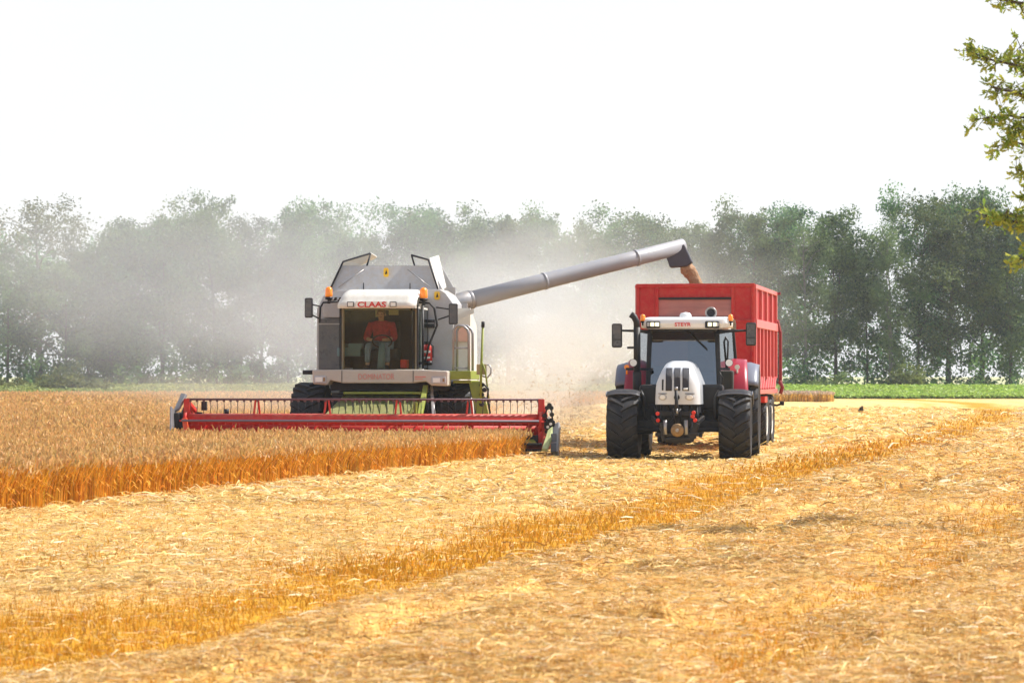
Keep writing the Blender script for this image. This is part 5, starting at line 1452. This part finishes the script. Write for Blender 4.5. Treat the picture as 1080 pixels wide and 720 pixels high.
# falling grain
m = MB(); pts = []; rs = []
cx_ = [(719.5, 278.5), (724, 283), (728.5, 288), (732, 294), (735, 300), (737.5, 308), (739.5, 317), (741, 328)]
for i, q in enumerate(cx_):
    pts.append(W(q[0] + (3 if i == 0 else 0), q[1], 59.2)); rs.append([.13, .17, .15, .135, .14, .16, .18, .2][i])
m.tube(pts, rs, 22)
m.tube([W(722, 281, 59.1), W(721.5, 286, 59.1), W(724, 291, 59.1)], [.07, .08, .03], 12)
o = part('grain_stream', m, GRAIN, None)
sb = o.modifiers.new('sub', 'SUBSURF'); sb.levels = 2; sb.render_levels = 3
tx = bpy.data.textures.new('grain_lumps', 'CLOUDS'); tx.noise_scale = .09
dm = o.modifiers.new('lumps', 'DISPLACE'); dm.texture = tx; dm.strength = .045; dm.mid_level = .5; dm.texture_coords = 'GLOBAL'
tag(o, 'stream of wheat grain pouring from the auger spout into the trailer', 'grain stream')
# ------------------------------------------------------------------ bird on the stubble
bd = 104.0; bp_ = W(908, 440, bd); bp_.z = height(np.array([bp_.x]), np.array([bd]))[0] + .02
bi = empty('crow', bp_, R(105)); bi.scale = (1.0, 1.1, 1.15); tag(bi, 'small black crow standing on the stubble right of the trailer', 'bird')
me = bpy.data.meshes.new('body')
bv = [(0, 0, .17), (-.05, 0, .20), (.09, 0, .14), (.18, 0, .10), (-.10, 0, .25), (-.12, 0, .29), (-.155, 0, .285), (-.20, 0, .275)]
me.from_pydata(bv, [(0, 1), (0, 2), (2, 3), (1, 4), (4, 5), (5, 6), (6, 7)], [])
o = link('body', me, BLACK, bi); o.modifiers.new('skin', 'SKIN').use_smooth_shade = True
for i, r_ in enumerate([.07, .065, .05, .02, .042, .042, .02, .006]):
    me.skin_vertices[0].data[i].radius = (r_, r_); me.skin_vertices[0].data[i].use_root = (i == 0)
s = o.modifiers.new('sub', 'SUBSURF'); s.levels = 1; s.render_levels = 2
for sd in (-1, 1):
    m = MB(); m.tube([(.02, sd * .03, .12), (.0, sd * .035, .06), (.01, sd * .035, .005)], .008, 6); m.tube([(-.05, sd * .035, .004), (.03, sd * .035, .004)], .005, 5); part('leg', m, BLACK, bi)
m = MB(); m.plate([(.0, .06, .22), (.10, .07, .16), (.24, .02, .10), (.08, .06, .12)], .012); m.plate([(.0, -.06, .22), (.10, -.07, .16), (.24, -.02, .10), (.08, -.06, .12)], -.012); part('wing', m, BLACK, bi)

# flying chaff between the machines
n = 1500
px = rng.normal(582, 30, n); py = 474 - np.abs(rng.normal(0, 36, n)); d = rng.uniform(54, 60, n)
P0 = np.stack([(px - CX) / F * d, d, H - (py - HOR) / F * d], 1)
k = (P0[:, 2] > .1) & (px > 520) & (px < 638); P0 = P0[k]; n = len(P0)
dv = rng.normal(0, 1, (n, 3)); dv /= np.linalg.norm(dv, axis=1, keepdims=True); dv *= (.012 + .035 * rng.random((n, 1)))
wv = np.cross(dv, rng.normal(0, 1, (n, 3))); wv /= np.linalg.norm(wv, axis=1, keepdims=True); wv *= .005
V, Q, cc = ribbons(P0, dv, dv, wv, np.array((.62, .43, .20))[None] * (.6 + .6 * rng.random((n, 1))))
tag(link('flying_chaff', npmesh('flying_chaff', V, Q, cc, STRAW), None), 'bits of chaff flying in the dust beside the header', 'chaff', kind='stuff')

# ------------------------------------------------------------------ dust and haze
def volmat(name, col, dens, aniso=.3, cloud=None, nscale=1.2):
    m = bpy.data.materials.new(name); m.use_nodes = True
    nt = m.node_tree; n = nt.nodes; l = nt.links
    n.remove(n['Principled BSDF']); out = n['Material Output']
    v = n.new('ShaderNodeVolumePrincipled'); v.inputs['Color'].default_value = (*col, 1); v.inputs['Density'].default_value = dens
    v.inputs['Anisotropy'].default_value = aniso
    l.new(v.outputs[0], out.inputs['Volume'])
    if cloud:
        tc = n.new('ShaderNodeTexCoord')
        ln = n.new('ShaderNodeVectorMath'); ln.operation = 'LENGTH'
        nz = n.new('ShaderNodeTexNoise'); nz.inputs['Scale'].default_value = nscale; nz.inputs['Detail'].default_value = 3; nz.inputs['Roughness'].default_value = .55
        l.new(tc.outputs['Object'], nz.inputs['Vector']); l.new(tc.outputs['Object'], ln.inputs[0])
        # radius pushed in and out by the noise, so the plume has no round outline
        r2 = n.new('ShaderNodeMath'); r2.operation = 'MULTIPLY_ADD'; r2.inputs[1].default_value = 1.3; l.new(nz.outputs['Fac'], r2.inputs[0])
        l.new(ln.outputs['Value'], r2.inputs[2])
        fo = n.new('ShaderNodeMapRange'); fo.interpolation_type = 'SMOOTHSTEP'
        fo.inputs[1].default_value = .55; fo.inputs[2].default_value = 1.35; fo.inputs[3].default_value = dens; fo.inputs[4].default_value = 0
        l.new(r2.outputs[0], fo.inputs[0])
        # and surely nothing at the mesh's own surface
        fe_ = n.new('ShaderNodeMapRange'); fe_.inputs[1].default_value = .70; fe_.inputs[2].default_value = .98; fe_.inputs[3].default_value = 1; fe_.inputs[4].default_value = 0
        l.new(ln.outputs['Value'], fe_.inputs[0])
        mu = n.new('ShaderNodeMath'); mu.operation = 'MULTIPLY'; l.new(fo.outputs[0], mu.inputs[0]); l.new(fe_.outputs[0], mu.inputs[1])
        l.new(mu.outputs[0], v.inputs['Density'])
    return m
def cloud(px, py, d, rx, ry, rz, dens, col, lab, tilt=0):
    bm = bmesh.new(); bmesh.ops.create_icosphere(bm, subdivisions=3, radius=1); me = bpy.data.meshes.new('dust_cloud'); bm.to_mesh(me); bm.free()
    o = link('dust_cloud', me, volmat('dust', col, dens, cloud=True), None, W(px, py, d)); o.scale = (rx, ry, rz); o.rotation_euler = (0, tilt, 0)
    tag(o, lab, 'dust', 'dust raised by the harvest', 'stuff'); return o
DW = (.86, .90, .94); DT = (.95, .88, .79)
cloud(585, 345, 84, 8.5, 14, 5.2, .17, DW, 'thick pale dust hanging between combine and trailer')
cloud(330, 372, 84, 7.5, 13, 4.4, .06, DW, 'pale dust plume drifting left from behind the combine')
cloud(735, 330, 100, 6.5, 12, 5.5, .03, DW, 'thin dust veil behind the red trailer')
cloud(440, 300, 135, 33, 26, 14, .033, DW, 'broad grey dust veil in front of the middle trees')
cloud(130, 310, 155, 28, 26, 13, .034, DW, 'thin dust haze over the left-hand trees')
cloud(568, 422, 60, 3.0, 4.5, 2.0, .5, DT, 'tan dust boiling up low between header and tractor')
cloud(612, 385, 65, 3.2, 3.5, 2.6, .16, DT, 'tan dust rising behind the gap between the machines')
cloud(250, 418, 74, 6.5, 9, 1.3, .08, DT, 'low tan dust behind the left half of the header')
cloud(470, 410, 64, 5, 5, 1.5, .09, DT, 'low tan dust around the combine\'s rear')

me = bpy.data.meshes.new('haze'); bm = bmesh.new(); bmesh.ops.create_cube(bm, size=1); bm.to_mesh(me); bm.free()
hz = link('haze', me, volmat('haze_air', (.72, .86, 1.0), .0003, aniso=.3), None, (0, 180, 10.5)); hz.scale = (520, 480, 25)
tag(hz, 'thin bright summer haze in the air', 'haze', kind='stuff')

# ------------------------------------------------------------------ light
SUN_EL, SUN_AZ = R(50), R(72)            # azimuth from straight ahead (+y) towards the right (+x)
w = bpy.data.worlds.new('World'); sc.world = w; w.use_nodes = True
nt = w.node_tree; bg = nt.nodes['Background']
sky = nt.nodes.new('ShaderNodeTexSky'); sky.sky_type = 'NISHITA'; sky.sun_disc = False
sky.sun_elevation = SUN_EL; sky.sun_rotation = SUN_AZ; sky.dust_density = 1.5; sky.air_density = 1.0; sky.ozone_density = 1.0
# thin white veil of summer cloud, thickest towards the horizon
tc = nt.nodes.new('ShaderNodeTexCoord'); sp_ = nt.nodes.new('ShaderNodeSeparateXYZ'); nt.links.new(tc.outputs['Generated'], sp_.inputs[0])
mr = nt.nodes.new('ShaderNodeMapRange'); mr.inputs[1].default_value = .16; mr.inputs[2].default_value = .65; mr.inputs[3].default_value = .93; mr.inputs[4].default_value = .12
nt.links.new(sp_.outputs['Z'], mr.inputs[0])
nz = nt.nodes.new('ShaderNodeTexNoise'); nz.inputs['Scale'].default_value = 3.0; nz.inputs['Detail'].default_value = 5; nt.links.new(tc.outputs['Generated'], nz.inputs['Vector'])
ma = nt.nodes.new('ShaderNodeMath'); ma.operation = 'MULTIPLY_ADD'; ma.inputs[1].default_value = .3; nt.links.new(nz.outputs['Fac'], ma.inputs[0])
su = nt.nodes.new('ShaderNodeMath'); su.operation = 'SUBTRACT'; su.inputs[1].default_value = .15; su.use_clamp = True
nt.links.new(mr.outputs[0], ma.inputs[2]); nt.links.new(ma.outputs[0], su.inputs[0])
mx = nt.nodes.new('ShaderNodeMix'); mx.data_type = 'RGBA'; nt.links.new(su.outputs[0], mx.inputs['Factor'])
nt.links.new(sky.outputs[0], mx.inputs['A']); mx.inputs['B'].default_value = (6.3, 6.4, 6.5, 1)
nt.links.new(mx.outputs['Result'], bg.inputs[0]); bg.inputs[1].default_value = .11
sd = bpy.data.lights.new('sun', 'SUN'); sd.energy = 4.8; sd.angle = R(.5); sd.color = (1, .965, .90)
so = bpy.data.objects.new('sun', sd); COL.objects.link(so)
dirv = Vector((math.cos(SUN_EL) * math.sin(SUN_AZ), math.cos(SUN_EL) * math.cos(SUN_AZ), math.sin(SUN_EL)))
so.rotation_euler = (-dirv).to_track_quat('-Z', 'Y').to_euler(); so.location = dirv * 60 + Vector((0, 60, 0))

vs_ = sc.view_settings; vs_.view_transform = 'Standard'; vs_.look = 'None'; vs_.gamma = 1; vs_.use_curve_mapping = False; vs_.exposure = .58
sc.cycles.use_denoising = True
try: sc.cycles.denoiser = 'OPENIMAGEDENOISE'
except Exception: pass
sc.cycles.max_bounces = 8; sc.cycles.diffuse_bounces = 3; sc.cycles.glossy_bounces = 3; sc.cycles.transmission_bounces = 4; sc.cycles.transparent_max_bounces = 10
sc.cycles.volume_bounces = 1; sc.cycles.volume_step_rate = 1.5; sc.cycles.volume_max_steps = 96
sc.cycles.sample_clamp_indirect = 6
